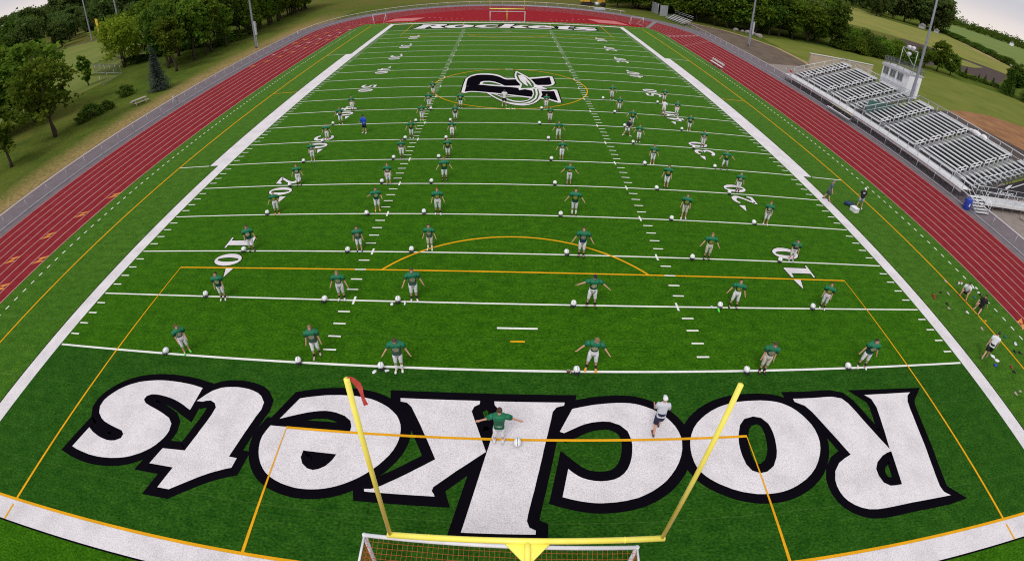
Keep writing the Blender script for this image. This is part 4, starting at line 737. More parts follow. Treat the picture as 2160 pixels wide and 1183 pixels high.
# ------------------------------------------------------------------ bleachers
NR = 13
def rowx(i): return 45.65 + .655 * i
def rowz(i): return 1.22 + .242 * i
def bleacher(y0, y1, aisles, label, loc):
    t = thing('bleachers', label, 'bleachers', loc, 0, 'aluminium spectator stands')
    ox, oy = loc[0], loc[1]
    def B(mb, x0, x1, a, b, z0, z1): mb.box(((x0 + x1) / 2 - ox, (a + b) / 2 - oy, (z0 + z1) / 2), (x1 - x0, b - a, z1 - z0))
    edges = [y0] + [v for a in aisles for v in (a - .62, a + .62)] + [y1]
    segs = [(edges[i], edges[i + 1]) for i in range(0, len(edges), 2)]
    for i in range(NR):
        x, z = rowx(i), rowz(i)
        for a, b in segs:
            if b - a < .3: continue
            m = MB(); B(m, x - .03, x + .31, a, b, z + .18, z + .225); B(m, x + .02, x + .05, a + .02, b - .02, z + .12, z + .18); m.build('seat', ALU, t)
            m = MB(); B(m, x - .36, x - .06, a, b, z - .235, z - .20); m.build('footboard', ALUD, t)
            m = MB(); B(m, x + .27, x + .295, a, b, z - .2, z + .10); m.build('riser', STEELD, t)  # dark plate added so the gap between rows reads as shade
            if i == NR - 1:
                m = MB(); B(m, x + .42, x + .47, a, b, z + .1, z + .42); m.build('back_board', ALU, t)
    for a in aisles:
        m = MB()
        for i in range(NR): B(m, rowx(i) - .36, rowx(i) + .26, a - .6, a + .6, rowz(i) - .235, rowz(i) - .2); B(m, rowx(i) + .28, rowx(i) + .30, a - .6, a + .6, rowz(i) - .2, rowz(i) - .05)
        m.build('aisle_steps', ALUD, t)
        m = MB()
        for i0 in range(0, NR - 1, 3):
            i1 = min(i0 + 2.2, NR - 1)
            pa = Vector((rowx(i0) - .3 - ox, a - oy, rowz(i0) - .2)); pb = Vector((rowx(i1) - .3 - ox, a - oy, rowz(i1) - .2))
            for hz in (.62, .97): m.tube([pa + Vector((0, 0, hz)), pb + Vector((0, 0, hz))], .045, 7)
            for p in (pa, pb, (pa + pb) / 2): m.tube([p, p + Vector((0, 0, .97))], .035, 6)
        m.build('aisle_handrail', HANDR, t, True)
    m = MB(); B(m, 43.8, 45.3, y0, y1, 1.04, 1.09); m.build('walkway', ALU, t)
    m = MB(); B(m, 43.76, 43.8, y0, y1, .72, 1.12); B(m, 43.72, 43.76, y0, y1, 1.0, 1.12); m.build('fascia', ALU, t)
    # railings
    def railing(pts, h, nm, mids=(.5,), every=1.85):
        m = MB(); pts = [Vector((p[0] - ox, p[1] - oy, p[2])) for p in pts]
        for hz in (*mids, h): m.tube([p + Vector((0, 0, hz)) for p in pts], .05 if hz == h else .03, 7)
        for p, q in zip(pts, pts[1:]):
            n = max(1, round((q - p).length / every))
            for j in range(n + 1): c = p + (q - p) * (j / n); m.tube([c - Vector((0, 0, .3)), c + Vector((0, 0, h))], .027, 6)
        m.build(nm, GALV, t, True)
        m2 = MB()
        for p, q in zip(pts, pts[1:]): m2.add([p, q, q + Vector((0, 0, h)), p + Vector((0, 0, h))], [(0, 1, 2, 3)])
        m2.build(nm + '_mesh', RAILMESH, t)
    railing([(43.82, y0, 1.09), (43.82, y1, 1.09)], 1.05, 'front_railing')
    zt = rowz(NR - 1) - .2
    for yy in (y0, y1): railing([(45.3, yy, 1.15), (rowx(NR - 1) + .5, yy, zt)], 1.12, 'side_railing')
    railing([(rowx(NR - 1) + .5, y0, zt), (rowx(NR - 1) + .5, y1, zt)], 1.12, 'back_railing')
    # understructure
    m = MB(); n = round((y1 - y0) / 1.83)
    for j in range(n + 1):
        yy = y0 + .05 + (y1 - y0 - .1) * j / n - oy
        m.bar((45.2 - ox, yy, .98), (rowx(NR - 1) + .4 - ox, yy, zt - .12), .06, .12)
        for x in (43.95, 45.2, 47.8, 50.6, 53.6):
            zt_ = 1.0 if x < 45.3 else .98 + (x - 45.2) * .37
            m.bar((x - ox, yy, 0), (x - ox, yy, zt_), .06)
        m.bar((43.95 - ox, yy, .05), (53.6 - ox, yy, .05), .06)
        m.bar((45.2 - ox, yy, .1), (50.6 - ox, yy, 2.9), .04)
        if j < n:
            y2 = y0 + .05 + (y1 - y0 - .1) * (j + 1) / n - oy
            for x, zz in ((43.95, .95), (50.6, 2.9), (53.6, 4.0)): m.bar((x - ox, yy, .1), (x - ox, y2, zz), .035); m.bar((x - ox, yy, zz), (x - ox, y2, .1), .035)
    m.build('understructure', STEELD, t)
    # skirting that closes the side towards the gap
    return t
HANDR = M('bright handrail', (.72, .72, .73), (.66, .66, .67), 3, .4)
RAILMESH = mesh_mat('rail infill mesh', (.34, .35, .37), .14)
BW = M('white siding', (.82, .82, .85), (.76, .76, .80), 2, .6)
far_st = bleacher(53.6, 71.4, [56.0, 61.1, 68.1], 'farther aluminium bleachers in front of the white press box', (49.5, 62.5, 0))
near_st = bleacher(31.0, 51.9, [33.95, 41.0, 48.05], 'nearer aluminium bleachers with the dark banner on its side', (49.5, 41.5, 0))
sk = tag(MB().box((0, 0, 1.5), (7.2, .05, 2.3)).build('skirt_panel', M('green screen', (.045, .12, .10), (.06, .14, .12), 2, .8), None, False, (49.6, 52.25, .45)), 'dark green screen between the two bleacher sections', 'screen')
br = thing('bridge_walkway', 'aluminium walkway joining the two bleacher sections at the front', 'walkway', (44.5, 52.75, 0))
MB().box((0, 0, 1.065), (1.5, 1.66, .05)).build('deck', ALU, br); MB().tube([(-.7, -.8, 2.1), (-.7, .8, 2.1)], .03, 7).tube([(-.7, -.8, 1.6), (-.7, .8, 1.6)], .03, 7).build('railing', GALV, br, True)

# entry steps, ramp and banner at the near end of the stands
st = thing('entry_steps', 'metal entry steps beside the blue barrel at near bleachers', 'steps', (44.5, 29.6, 0))
for i in range(6): MB().box((0, -1.45 + i * .31, .17 * (i + 1)), (2.0, .28, .05)).build('tread', ALU, st)
for k in (-1, 1):
    MB().tube([(k * 1.0, -1.5, 0), (k * 1.0, -1.5, 1.1), (k * 1.0, .4, 2.1), (k * 1.0, .4, .1)], .03, 7).tube([(k * 1.0, -1.5, .6), (k * 1.0, .4, 1.6)], .025, 6).build('handrail', ALU, st, True)
    MB().bar((k * .95, -1.55, .1), (k * .95, .35, 1.05), .04, .18).build('stringer', ALUD, st)
rp = thing('access_ramp', 'long aluminium access ramp leading away from the near bleachers', 'ramp', (50.5, 29.9, 0))
MB().box((0, 0, .82), (9.6, 1.5, .06)).build('deck', ALU, rp); MB().box((0, -.78, .68), (9.6, .05, .3)).build('edge_plate', ALU, rp)
mr = MB()
for yy in (-.76, .76):
    for hz in (1.35, 1.85): mr.tube([(-4.8, yy, hz), (4.8, yy, hz)], .028, 7)
    for i in range(7): mr.tube([(-4.8 + 1.6 * i, yy, 0), (-4.8 + 1.6 * i, yy, 1.85)], .027, 6)
mr.build('railing', GALV, rp, True)
bn = thing('banner', 'dark banner lettered Rockets hung on the near bleacher side', 'banner', (50.6, 30.72, 0))
MB().add([(-3.9, -.02, 1.05), (3.6, -.02, 1.05), (3.6, -.02, 3.75), (-3.9, -.02, 1.35), (-3.9, .02, 1.05), (3.6, .02, 1.05), (3.6, .02, 3.75), (-3.9, .02, 1.35)], [(0, 1, 2, 3), (7, 6, 5, 4), (0, 4, 5, 1), (1, 5, 6, 2), (2, 6, 7, 3), (3, 7, 4, 0)]).build('cloth', M('dark vinyl', (.022, .020, .026), (.03, .027, .034), 2, .6), bn)
BANW = M('banner print', (.74, .74, .76), (.66, .66, .68), 3, .7)
tx = bpy.data.curves.new('lettering', 'FONT'); tx.body = 'Rockets'; tx.size = .78; tx.shear = .35; tx.align_x = 'CENTER'; tx.extrude = .004
tmp = bpy.data.objects.new('tmp', tx); COL.objects.link(tmp); bpy.context.view_layer.update()
lm = bpy.data.meshes.new_from_object(tmp.evaluated_get(bpy.context.evaluated_depsgraph_get())); bpy.data.objects.remove(tmp)
lm.materials.clear(); lm.materials.append(BANW)
lo = link('lettering', lm, bn, (-.2, -.035, 1.2)); lo.rotation_euler = (R(90), 0, 0)
sh = MB(); sh.add([(-.75, -.03, 1.98), (-.3, -.03, 2.35), (.25, -.03, 2.5), (.1, -.03, 2.15), (-.35, -.03, 1.92)], [(0, 4, 3, 2, 1)]); sh.add([(.3, -.03, 2.2), (2.4, -.03, 3.0), (2.4, -.03, 2.86), (.3, -.03, 2.08)], [(0, 3, 2, 1)])
sh.build('emblem', BANW, bn)
bx = thing('trash_barrel', 'blue trash barrel with white mark at the foot of entry steps', 'barrel', (43.0, 28.9, 0))
MB().tube([(0, 0, 0), (0, 0, .05), (0, 0, .5), (0, 0, 1.0), (0, 0, 1.05)], [.33, .36, .38, .37, .36], 18).build('drum', M('blue plastic', (.022, .05, .36), (.03, .06, .42), 4, .4), bx, True)
MB().tube([(0, 0, .33), (0, 0, .36)], [.40, .40], 18).tube([(0, 0, .7), (0, 0, .73)], [.40, .40], 18).build('hoop', M('blue band', (.03, .06, .42)), bx, True)
MB().box((-.1, -.37, .55), (.16, .03, .3)).build('sticker', WPOST, bx)
bk = thing('bench', 'pale aluminium bench in front of the far bleacher walkway', 'bench', (43.15, 53.8, 0))
MB().box((.25, 0, .95), (.5, 5.2, .05)).build('shelf', M('tan plank', (.42, .38, .28), (.5, .45, .34), 2, .6), bk); MB().box((-.3, 0, .45), (.3, 5.4, .05)).build('seat', ALU, bk)
for y in (-2.3, 0, 2.3): MB().box((-.05, y, .45), (.6, .06, .06)).bar((-.25, y, 0), (-.25, y, .45), .05).bar((.3, y, 0), (.3, y, .95), .05).build('leg', ALUD, bk)
tb = thing('team_bench', 'long aluminium team bench on the inner lane of right track', 'bench', (33.3, 75.2, 0))
MB().box((0, 0, .45), (.32, 5.2, .05)).build('seat', ALU, tb); MB().box((.28, 0, .85), (.05, 5.2, .28)).build('backrest', ALU, tb)
for y in (-2.2, 0, 2.2): MB().bar((0, y, 0), (0, y, .44), .05).bar((.05, y, .42), (.3, y, .95), .04).bar((-.25, y, .03), (.35, y, .03), .05).build('leg', ALUD, tb)
fb = thing('small_bleacher', 'small far aluminium bleacher beyond the track bend', 'bleachers', (44.4, 130.2, 0), R(8))
for i in range(4): MB().box((-1.2 + .62 * i, 0, .45 + .28 * i), (.28, 11, .05)).build('seat', ALU, fb); MB().box((-1.5 + .62 * i, 0, .18 + .28 * i), (.28, 11, .04)).build('footboard', ALUD, fb)
for y in (-5, -2.5, 0, 2.5, 5): MB().bar((-1.6, y, .05), (1.2, y, .05), .05).bar((-1.5, y, .1), (1, y, 1.35), .06).bar((1, y, 0), (1, y, 1.9), .05).build('frame', STEELD, fb)
MB().tube([(1.1, -5.4, 1.9), (1.1, 5.4, 1.9)], .03, 6).tube([(1.1, -5.4, 2.3), (1.1, 5.4, 2.3)], .03, 6).build('railing', GALV, fb, True)
rs = thing('red_sign', 'small red and white sign at far end of the bleacher front', 'sign', (43.75, 69.7, 0))
MB().tube([(0, 0, 0), (0, 0, 2.2)], .03, 6).build('post', GALV, rs, True); MB().box((-.03, 0, 1.85), (.03, .75, .35)).build('red_board', RED, rs); MB().box((-.03, -.1, 1.2), (.03, .7, .8)).build('white_board', WPOST, rs)
tp = tag(MB().ball((0, 0, .25), (.3, .9, .3), 10, 6).ball((.1, .9, .2), (.25, .5, .22), 10, 6).ball((0, -1.3, .28), (.3, .55, .3), 10, 6).build('white_tarp', WPOST, None, True, (53.75, 40.4, rowz(12) + .1)), 'rolled white tarp on the back row of near bleachers', 'tarp')

# press box on stilts behind the far section
pb = thing('press_box', 'white press box with three windows behind the farther bleachers', 'press box', (55.75, 58.8, 0))
X0, X1, Y0, Y1, Z0, Z1 = -1.15, 1.25, -3.1, 3.1, 3.75, 6.95
MB().box((0.05, 0, (Z0 + Z1) / 2), (X1 - X0, Y1 - Y0, Z1 - Z0)).build('wall', BW, pb)
SEAMM = M('seam shadow', (.30, .30, .33))
for i in range(1, 6): MB().box((X0 - .005, Y0 + i * 1.033, 4.6), (.02, .03, 1.6)).build('wall_seam', SEAMM, pb)
GLASS = M('window glass', (.10, .11, .12), (.17, .18, .19), 1.5, .12, spec=.6); FRM = M('window frame', (.55, .55, .58))
for y in (-1.2, .5, 2.15):
    f = MB().box((X0 - .02, y, 6.05), (.06, 1.32, 1.12)).build('window', FRM, pb)
    MB().box((X0 - .05, y - .31, 6.05), (.02, .56, .98)).box((X0 - .05, y + .31, 6.05), (.02, .56, .98)).build('pane', GLASS, f)
MB().box((.05, 0, 7.02), (2.7, 6.5, .12)).box((X0 - .17, 0, 6.86), (.05, 6.5, .22)).build('roof', M('roof trim', (.52, .52, .55)), pb)
MB().box((.3, Y0 - .02, 5.0), (.95, .05, 2.1)).build('door', M('door white', (.62, .62, .66)), pb)
m = MB(); c = [(-1.2, -3.15), (-1.2, 3.15), (1.3, 3.15), (1.3, -3.15)]
for hz in (7.55, 8.05):
    for a, b in zip(c, c[1:] + c[:1]): m.tube([(*a, hz), (*b, hz)], .03, 6)
for a, b in zip(c, c[1:] + c[:1]):
    for j in range(4): k = j / 4; m.tube([(a[0] + (b[0] - a[0]) * k, a[1] + (b[1] - a[1]) * k, 7.0), (a[0] + (b[0] - a[0]) * k, a[1] + (b[1] - a[1]) * k, 8.05)], .028, 6)
m.build('roof_railing', STEELD, pb, True)
m = MB()
for a, b in zip(c, c[1:] + c[:1]): m.add([(*a, 7.05), (*b, 7.05), (*b, 8.05), (*a, 8.05)], [(0, 1, 2, 3)])
m.build('railing_mesh', RAILMESH, pb)
for x in (-1, 1.1):
    for y in (-2.9, 0, 2.9): MB().bar((x, y, 0), (x, y, 3.75), .12).build('stilt', STEELD, pb)
lt = MB()
for y in (-2.4, .9): lt.tube([(-.2, y, 7.1), (-.2, y, 10.1)], .05, 7)
lt.tube([(-.2, -2.4, 10.1), (-.2, .9, 10.1)], .05, 7).tube([(-.2, -2.4, 8.0), (-.2, .9, 10.0)], .03, 6)
lt.build('light_frame', GALV, pb, True)
for y, z in ((-1.6, 10.45), (-.7, 10.4), (-1.0, 9.5)):
    MB().tube([(-.1, y, z + .05), (-.35, y, z), (-.6, y, z - .12)], [.12, .26, .36], 12).build('floodlight', WPOST, pb, True)
bd = thing('screen_wall', 'plain tan block wall behind the far end of the bleachers', 'wall', (63, 84.4, 0))
MB().box((0, 0, 1.5), (14.6, .45, 3.0)).build('wall', M('tan block', (.45, .37, .26), (.39, .32, .23), .8, .9, detail=7), bd)
MB().box((0, 0, 3.05), (14.8, .6, .11)).build('coping', M('pale coping', (.58, .55, .52)), bd)

# ------------------------------------------------------------------ light poles
def light_pole(x, y, h, label, box=True, r=.21):
    t = thing('light_pole', label, 'light pole', (x, y, 0), 0, 'steel floodlight poles')
    MB().tube([(0, 0, 0), (0, 0, .5), (0, 0, h * .5), (0, 0, h)], [r * 1.25, r * 1.15, r * .8, r * .45], 14).build('shaft', M('zinc pole', (.21, .22, .26), (.26, .27, .31), 1.2, .5, metal=.2), t, True)
    if box: MB().box((r + .22, -.1, 3.9), (.34, .42, 2.7)).build('control_box', GALV, t); MB().tube([(r + .1, 0, 0), (r + .1, 0, 2.6)], .05, 6).build('conduit', GALV, t)
    MB().box((0, 0, h - .5), (.14, 4.2, .14)).box((0, 0, h - 1.7), (.14, 4.2, .14)).build('crossarm', GALV, t)
    for k in range(8): MB().tube([(0, 0, 0), (-.3, 0, -.1)], [.15, .3], 10).build('floodlight', WPOST, t, True, (-.15, -1.8 + 1.2 * (k % 4), h - .3 - 1.2 * (k // 4)))
light_pole(-49.2, 92.8, 24, 'grey steel light pole standing in dry grass left of the track')
light_pole(51.4, 102.6, 24, 'grey steel light pole on bare soil right of the track')
light_pole(53.25, 52.75, 25, 'grey steel light pole rising from the gap between bleacher sections', False)
light_pole(-159.6, 170.7, 24, 'slim steel light pole beside the yellow foul pole', False, .3)
light_pole(-132, 155.6, 24, 'slim steel light pole behind the yellow-green tree', False, .34)
fp = thing('foul_pole', 'yellow foul pole at edge of the far ball field', 'foul pole', (-157, 172.5, 0))
MB().tube([(0, 0, 0), (0, 0, 8.4)], .22, 8).build('shaft', M('orange yellow paint', (.72, .42, .03)), fp, True); MB().box((.5, 0, 5.4), (.8, .06, 5.6)).build('wing', M('yellow screen', (.70, .50, .04)), fp)
up = thing('utility_pole', 'thin wooden utility pole in the green crop field', 'utility pole', (640, 690, 0))
MB().tube([(0, 0, 0), (0, 0, 17)], .5, 7).build('shaft', BARK, up, True); MB().box((0, 0, 15.5), (3.5, .5, .4)).build('crossarm', BARK, up)

# ------------------------------------------------------------------ construction gear at the far end
ex = thing('excavator', 'yellow excavator parked on grass beyond the far bend', 'excavator', (24.0, 155.2, 0), R(-20))
EY = M('machine yellow', (.62, .36, .03), (.5, .28, .03), 3, .5); TRK = M('track rubber', (.03, .028, .028), (.045, .04, .04), 9, .9)
for y in (-1.0, 1.0): MB().rings([(-.25, 1.7, .4, 0), (0, 1.9, .42, 0), (.25, 1.7, .4, 0)], 18, mat=Matrix.Translation((0, y, .45)) @ Matrix.Rotation(R(90), 4, 'X') @ Matrix.Scale(1, 4)).build('crawler_track', TRK, ex)
MB().box((-.5, .2, 1.55), (2.7, 2.2, 1.1)).box((-1.5, 0, 1.5), (.9, 2.3, .9)).build('engine_house', EY, ex)
cb = MB().box((.8, .65, 2.1), (1.3, .95, 1.9)).build('cab', EY, ex); MB().box((.85, .65, 2.45), (1.34, .8, .8)).box((.85, .65, 2.45), (1.0, .99, .8)).build('window', GLASS, cb)
MB().bar((1.0, -.3, 1.8), (3.2, -.3, 4.3), .35, .45).bar((3.2, -.3, 4.3), (4.9, -.3, 3.6), .3, .4).build('boom', EY, ex); MB().bar((4.9, -.3, 3.6), (5.0, -.3, 1.3), .26, .34).build('stick', EY, ex); MB().box((4.8, -.3, .8), (.9, 1.0, .9)).build('bucket', TRK, ex)
sd_ = thing('roller', 'small yellow roller parked beside the excavator', 'road roller', (27.6, 154.2, 0), R(15))
MB().tube([(-1, -.8, .6), (-1, .8, .6)], .6, 14).build('drum', GALV, sd_, True); MB().tube([(1, -.7, .6), (1, .7, .6)], .6, 14).build('wheel', TRK, sd_, True); MB().box((.3, 0, 1.3), (2.2, 1.3, .8)).build('body', EY, sd_)
for x in (-.4, .9):
    for y in (-.6, .6): MB().bar((x, y, 1.5), (x, y, 2.9), .07).build('roof_post', EY, sd_)
MB().box((.25, 0, 2.95), (1.8, 1.5, .08)).build('roof', EY, sd_)
mt = tag(MB().box((0, 0, .25), (3.0, 2.2, .4)).box((.2, .1, .53), (2.6, 1.8, .16)).build('landing_mat', M('pale mat', (.46, .50, .54)), None, False, (25.6, 143.4, 0)), 'pale grey landing mat lying on the path at far bend', 'mat')
for i, (x, y) in enumerate(((22.2, 142.7), (23.0, 143.0))): pass
rk = [(58.6, 126.4, .9), (60.2, 125.6, .7), (61.4, 124.9, 1.0), (62.6, 124.2, .8), (62.9, 122.4, .75), (62.6, 120.6, 1.0), (62.4, 119.2, .7)]
ROCK = M('grey pink stone', (.30, .25, .24), (.22, .19, .18), 2, .9, bump=.4)
for i, (x, y, s) in enumerate(rk):
    m = MB().ball((0, 0, .3), (.9, .7, .55), 9, 6); m.v = [(a * random.uniform(.8, 1.15), b * random.uniform(.8, 1.15), c * random.uniform(.85, 1.1)) for a, b, c in m.v]
    o = tag(m.build('boulder', ROCK, None, False, (x, y, -.05)), 'rough boulder in the short row at the woods edge behind light pole', 'boulder', 'boulders at the woods edge'); o.scale = (s, s, s)

# picnic table on the left bank
pt = thing('picnic_table', 'weathered wooden picnic table on the left grass bank', 'picnic table', (-52.3, 57.4, 0), R(-28))
WOOD = M('grey wood', (.36, .32, .26), (.28, .25, .20), 5, .85)
MB().box((0, 0, .74), (.8, 2.4, .05)).build('tabletop', WOOD, pt)
for k in (-1, 1):
    MB().box((k * .95, 0, .45), (.32, 2.4, .05)).build('seat', WOOD, pt)
    MB().bar((-.9, k * .8, .4), (.9, k * .8, .4), .05, .12).bar((-.75, k * .8, 0), (-.25, k * .8, .72), .08).bar((.75, k * .8, 0), (.25, k * .8, .72), .08).build('leg', WOOD, pt)
pl = thing('wood_pallet', 'broken pale wooden pallet on soil below the access ramp', 'pallet', (51.8, 28.0, 0), R(30))
for i in range(5): MB().box((0, -.5 + .25 * i, .13), (1.2, .12, .025)).build('slat', WOOD, pl)
for x in (-.5, 0, .5): MB().box((x, 0, .06), (.08, 1.15, .1)).build('runner', WOOD, pl)
# farm buildings and a car, far off
def farmhouse(x, y, w, d, h, rz, label, wc, rc):
    t = thing('farmhouse', label, 'house', (x, y, 0), rz)
    MB().box((0, 0, h / 2), (w, d, h)).build('wall', wc, t)
    MB().add([(-w / 2 - .4, -d / 2 - .4, h), (w / 2 + .4, -d / 2 - .4, h), (w / 2 + .4, d / 2 + .4, h), (-w / 2 - .4, d / 2 + .4, h), (-w / 2 - .4, 0, h + d * .4), (w / 2 + .4, 0, h + d * .4)], [(0, 1, 5, 4), (2, 3, 4, 5), (3, 0, 4), (1, 2, 5), (3, 2, 1, 0)]).build('roof', rc, t)
    for k in (-.25, .25): MB().box((k * w, -d / 2 - .03, h * .5), (w * .12, .08, h * .3)).build('window', GLASS, t)
GR = M('grey shingle', (.26, .25, .28), (.2, .2, .22), .6, .9)
FW = M('dull farm siding', (.42, .41, .40))
farmhouse(352, 389, 8, 5, 2.6, R(40), 'small pale farm shed under the big dark trees', FW, GR)
farmhouse(362, 381, 5, 4, 2.2, R(40), 'smaller pale farm shed at right of the dark trees', FW, GR)
farmhouse(520, 640, 22, 12, 7, R(35), 'distant farmhouse with grey roof among the trees', BW, GR)
farmhouse(1150, 960, 14, 9, 6.5, R(35), 'distant white house before the horizon treeline', BW, GR)
cr_ = thing('parked_car', 'white car parked at the end of the farm lane', 'car', (301, 243, 0), R(55))
MB().rings([(.35, 2.1, .85, 0), (.75, 2.15, .9, 0), (.95, 2.05, .86, 0)], 18, ex=5).rings([(.95, 1.25, .8, 0), (1.45, .85, .68, 0)], 18, ex=5).build('body', M('car paint', (.75, .75, .77), None, 3, .25), cr_, True)
MB().rings([(1.0, 1.2, .815, 0), (1.36, .93, .72, 0)], 18, ex=5).build('window', GLASS, cr_)
for x in (-1.3, 1.3):
    for y in (-.8, .8): MB().tube([(x, y - .1, .33), (x, y + .1, .33)], .33, 14).build('wheel', TRK, cr_, True)

# ------------------------------------------------------------------ trees
LEAF = {'far': leaf_mat('haze-tinted leaves', (.075, .125, .03), (.13, .175, .045), (.045, .075, .018)),  # haze is put into the paler leaf colour of distant crowns
        'mid': leaf_mat('leaves', (.085, .16, .016), (.17, .235, .026), (.04, .085, .010)),
        'yel': leaf_mat('yellow green leaves', (.18, .26, .02), (.28, .34, .03), (.09, .15, .013)),
        'dark': leaf_mat('dark leaves', (.055, .115, .016), (.115, .18, .024), (.03, .062, .01)),
        'blue': leaf_mat('blue needles', (.085, .13, .095), (.15, .20, .15), (.045, .075, .052), .8)}
def leaf_quad(V, F, p, s, up=.9):
    n = Vector((random.gauss(0, 1), random.gauss(0, 1), random.gauss(up, 1))).normalized()
    u = n.orthogonal().normalized(); a = random.uniform(0, 6.28); w = n.cross(u)
    u, w = u * math.cos(a) + w * math.sin(a), w * math.cos(a) - u * math.sin(a)
    o = len(V); V += [p - u * s - w * s * .6, p + u * s - w * s * .6, p + u * s * .7 + w * s * .7, p - u * s * .7 + w * s * .7]; F.append((o, o + 1, o + 2, o + 3))
def make_tree(kind, h, cr, ch0, nclump, leaf, per, seed, stems=1, lean=0, shape=1.0):
    # h total height, cr crown radius, ch0 height where the crown starts
    random.seed(seed); tm = MB(); V, F = [], []
    tips = []
    for s in range(stems):
        a = random.uniform(0, 6.28); sp = 0 if stems == 1 else cr * .28
        top = Vector((sp * math.cos(a) + random.gauss(0, .25) + lean, sp * math.sin(a) + random.gauss(0, .25), h * .72))
        b0 = Vector((.12 * math.cos(a), .12 * math.sin(a), -.1)) if stems > 1 else Vector((0, 0, -.1))
        r0 = h * .022 / (stems ** .4)
        pts = [b0 + (top - b0) * t + Vector((random.gauss(0, .12), random.gauss(0, .12), 0)) * (t > 0) for t in (0, .12, .3, .5, .75, 1)]
        tm.tube(pts, [r0 * 1.35, r0, r0 * .82, r0 * .62, r0 * .4, r0 * .15], 8)
        for k in range(7):
            t = random.uniform(.35, .95); i = min(int(t * 5), 4); base = pts[i].lerp(pts[i + 1], t * 5 - i)
            b = random.uniform(0, 6.28); ln = cr * random.uniform(.55, .95)
            e = base + Vector((math.cos(b) * ln, math.sin(b) * ln, random.uniform(.15, .55) * ln))
            m_ = base.lerp(e, .5) + Vector((0, 0, ln * .1))
            tm.tube([base, m_, e], [r0 * .34, r0 * .22, r0 * .07], 5); tips.append(e)
    cz = (h + ch0) / 2; rz_ = (h - ch0) / 2
    for c in range(nclump):
        if c < len(tips): p = tips[c]
        else:
            d = Vector((random.gauss(0, 1), random.gauss(0, 1), random.gauss(0, 1))).normalized() * random.uniform(.45, 1) ** .6
            wz = 1 - .35 * max(0, -d.z) * shape
            p = Vector((d.x * cr * wz + lean, d.y * cr * wz, cz + d.z * rz_))
        r = cr * random.uniform(.16, .33)
        for j in range(per):
            g = Vector((random.gauss(0, .55), random.gauss(0, .55), random.gauss(0, .38))) * r
            leaf_quad(V, F, p + g, leaf * random.uniform(.6, 1.25))
    me = bpy.data.meshes.new('crown'); me.from_pydata(V, [], F); me.materials.append(LEAF[kind]); me.update()
    tme = bpy.data.meshes.new('trunk'); tme.from_pydata(tm.v, [], tm.f); tme.materials.append(BARK); tme.polygons.foreach_set('use_smooth', [True] * len(tm.f)); tme.update()
    return h, tme, me
def make_conifer(kind, h, r, seed):
    random.seed(seed); V, F = [], []; tm = MB().tube([(0, 0, -.1), (0, 0, h * .5), (0, 0, h * .97)], [h * .02, h * .012, h * .002], 7)
    z = h * .05; tier = 0
    while z < h * .98:
        rr = r * (1 - z / h) ** .85 * random.uniform(.85, 1.1); nb = max(5, int(15 * (1 - z / h) + 4))
        for k in range(nb):
            a = 2 * math.pi * (k + random.random() * .7) / nb; ln = rr * random.uniform(.75, 1.1)
            for q in range(7):
                t = (q + .6) / 7; p = Vector((math.cos(a) * ln * t, math.sin(a) * ln * t, z - ln * .22 * t + ln * .14 * t * t))
                for j in range(3): leaf_quad(V, F, p + Vector((random.gauss(0, .1), random.gauss(0, .1), random.gauss(0, .05))) * ln * .7, .13 * (.6 + .5 * (1 - t)) * h / 7, 1.6)
        z += h * .035 * random.uniform(.8, 1.2) + .02; tier += 1
    me = bpy.data.meshes.new('crown'); me.from_pydata(V, [], F); me.materials.append(LEAF[kind]); me.update()
    tme = bpy.data.meshes.new('trunk'); tme.from_pydata(tm.v, [], tm.f); tme.materials.append(BARK); tme.update()
    return h, tme, me
def make_shrub(kind, h, r, n, leaf, seed):
    random.seed(seed); V, F = [], []; tm = MB()
    for k in range(6):
        a = k * 1.05; tm.tube([(0, 0, -.05), (.3 * r * math.cos(a), .3 * r * math.sin(a), h * .4), (.6 * r * math.cos(a), .6 * r * math.sin(a), h * .75)], [.04, .03, .01], 5)
    for c in range(n):
        d = Vector((random.gauss(0, 1), random.gauss(0, 1), abs(random.gauss(0, 1)))).normalized() * random.uniform(.4, 1) ** .5
        p = Vector((d.x * r, d.y * r, .12 * h + d.z * h * .85))
        for j in range(26): leaf_quad(V, F, p + Vector((random.gauss(0, 1), random.gauss(0, 1), random.gauss(0, .7))) * r * .16, leaf * random.uniform(.6, 1.2))
    me = bpy.data.meshes.new('crown'); me.from_pydata(V, [], F); me.materials.append(LEAF[kind]); me.update()
    tme = bpy.data.meshes.new('trunk'); tme.from_pydata(tm.v, [], tm.f); tme.materials.append(BARK); tme.update()
    return h, tme, me
TP = {'a': make_tree('mid', 11, 3.9, 3.0, 78, .26, 62, 1), 'b': make_tree('mid', 11, 3.6, 3.8, 64, .25, 48, 2, 2), 'c': make_tree('dark', 12, 3.8, 3.2, 85, .27, 66, 3),
      'd': make_tree('mid', 12, 3.2, 4.6, 64, .25, 58, 4), 'y': make_tree('yel', 11, 4.6, 3.4, 80, .26, 40, 5, 5), 'e': make_tree('mid', 11, 4.2, 2.6, 84, .28, 52, 6, 2),
      't': make_tree('mid', 9, 2.3, 3.4, 44, .23, 50, 7), 'w': make_tree('far', 14, 5.0, 2.0, 95, .38, 60, 8), 'v': make_tree('far', 14, 4.8, 2.2, 92, .38, 58, 9),
      'f': make_tree('mid', 12, 3.9, 2.0, 90, .30, 62, 20), 'slim': make_tree('mid', 6.3, 1.15, .5, 60, .20, 50, 10), 'spruce': make_conifer('blue', 7.3, 2.1, 11), 'darkspruce': make_conifer('dark', 7.3, 2.9, 12),
      'bush': make_shrub('dark', 1.7, 1.25, 34, .12, 13), 'bigbush': make_shrub('mid', 5.6, 3.6, 120, .26, 14), 'bigbushd': make_shrub('dark', 5.6, 3.8, 120, .26, 15)}
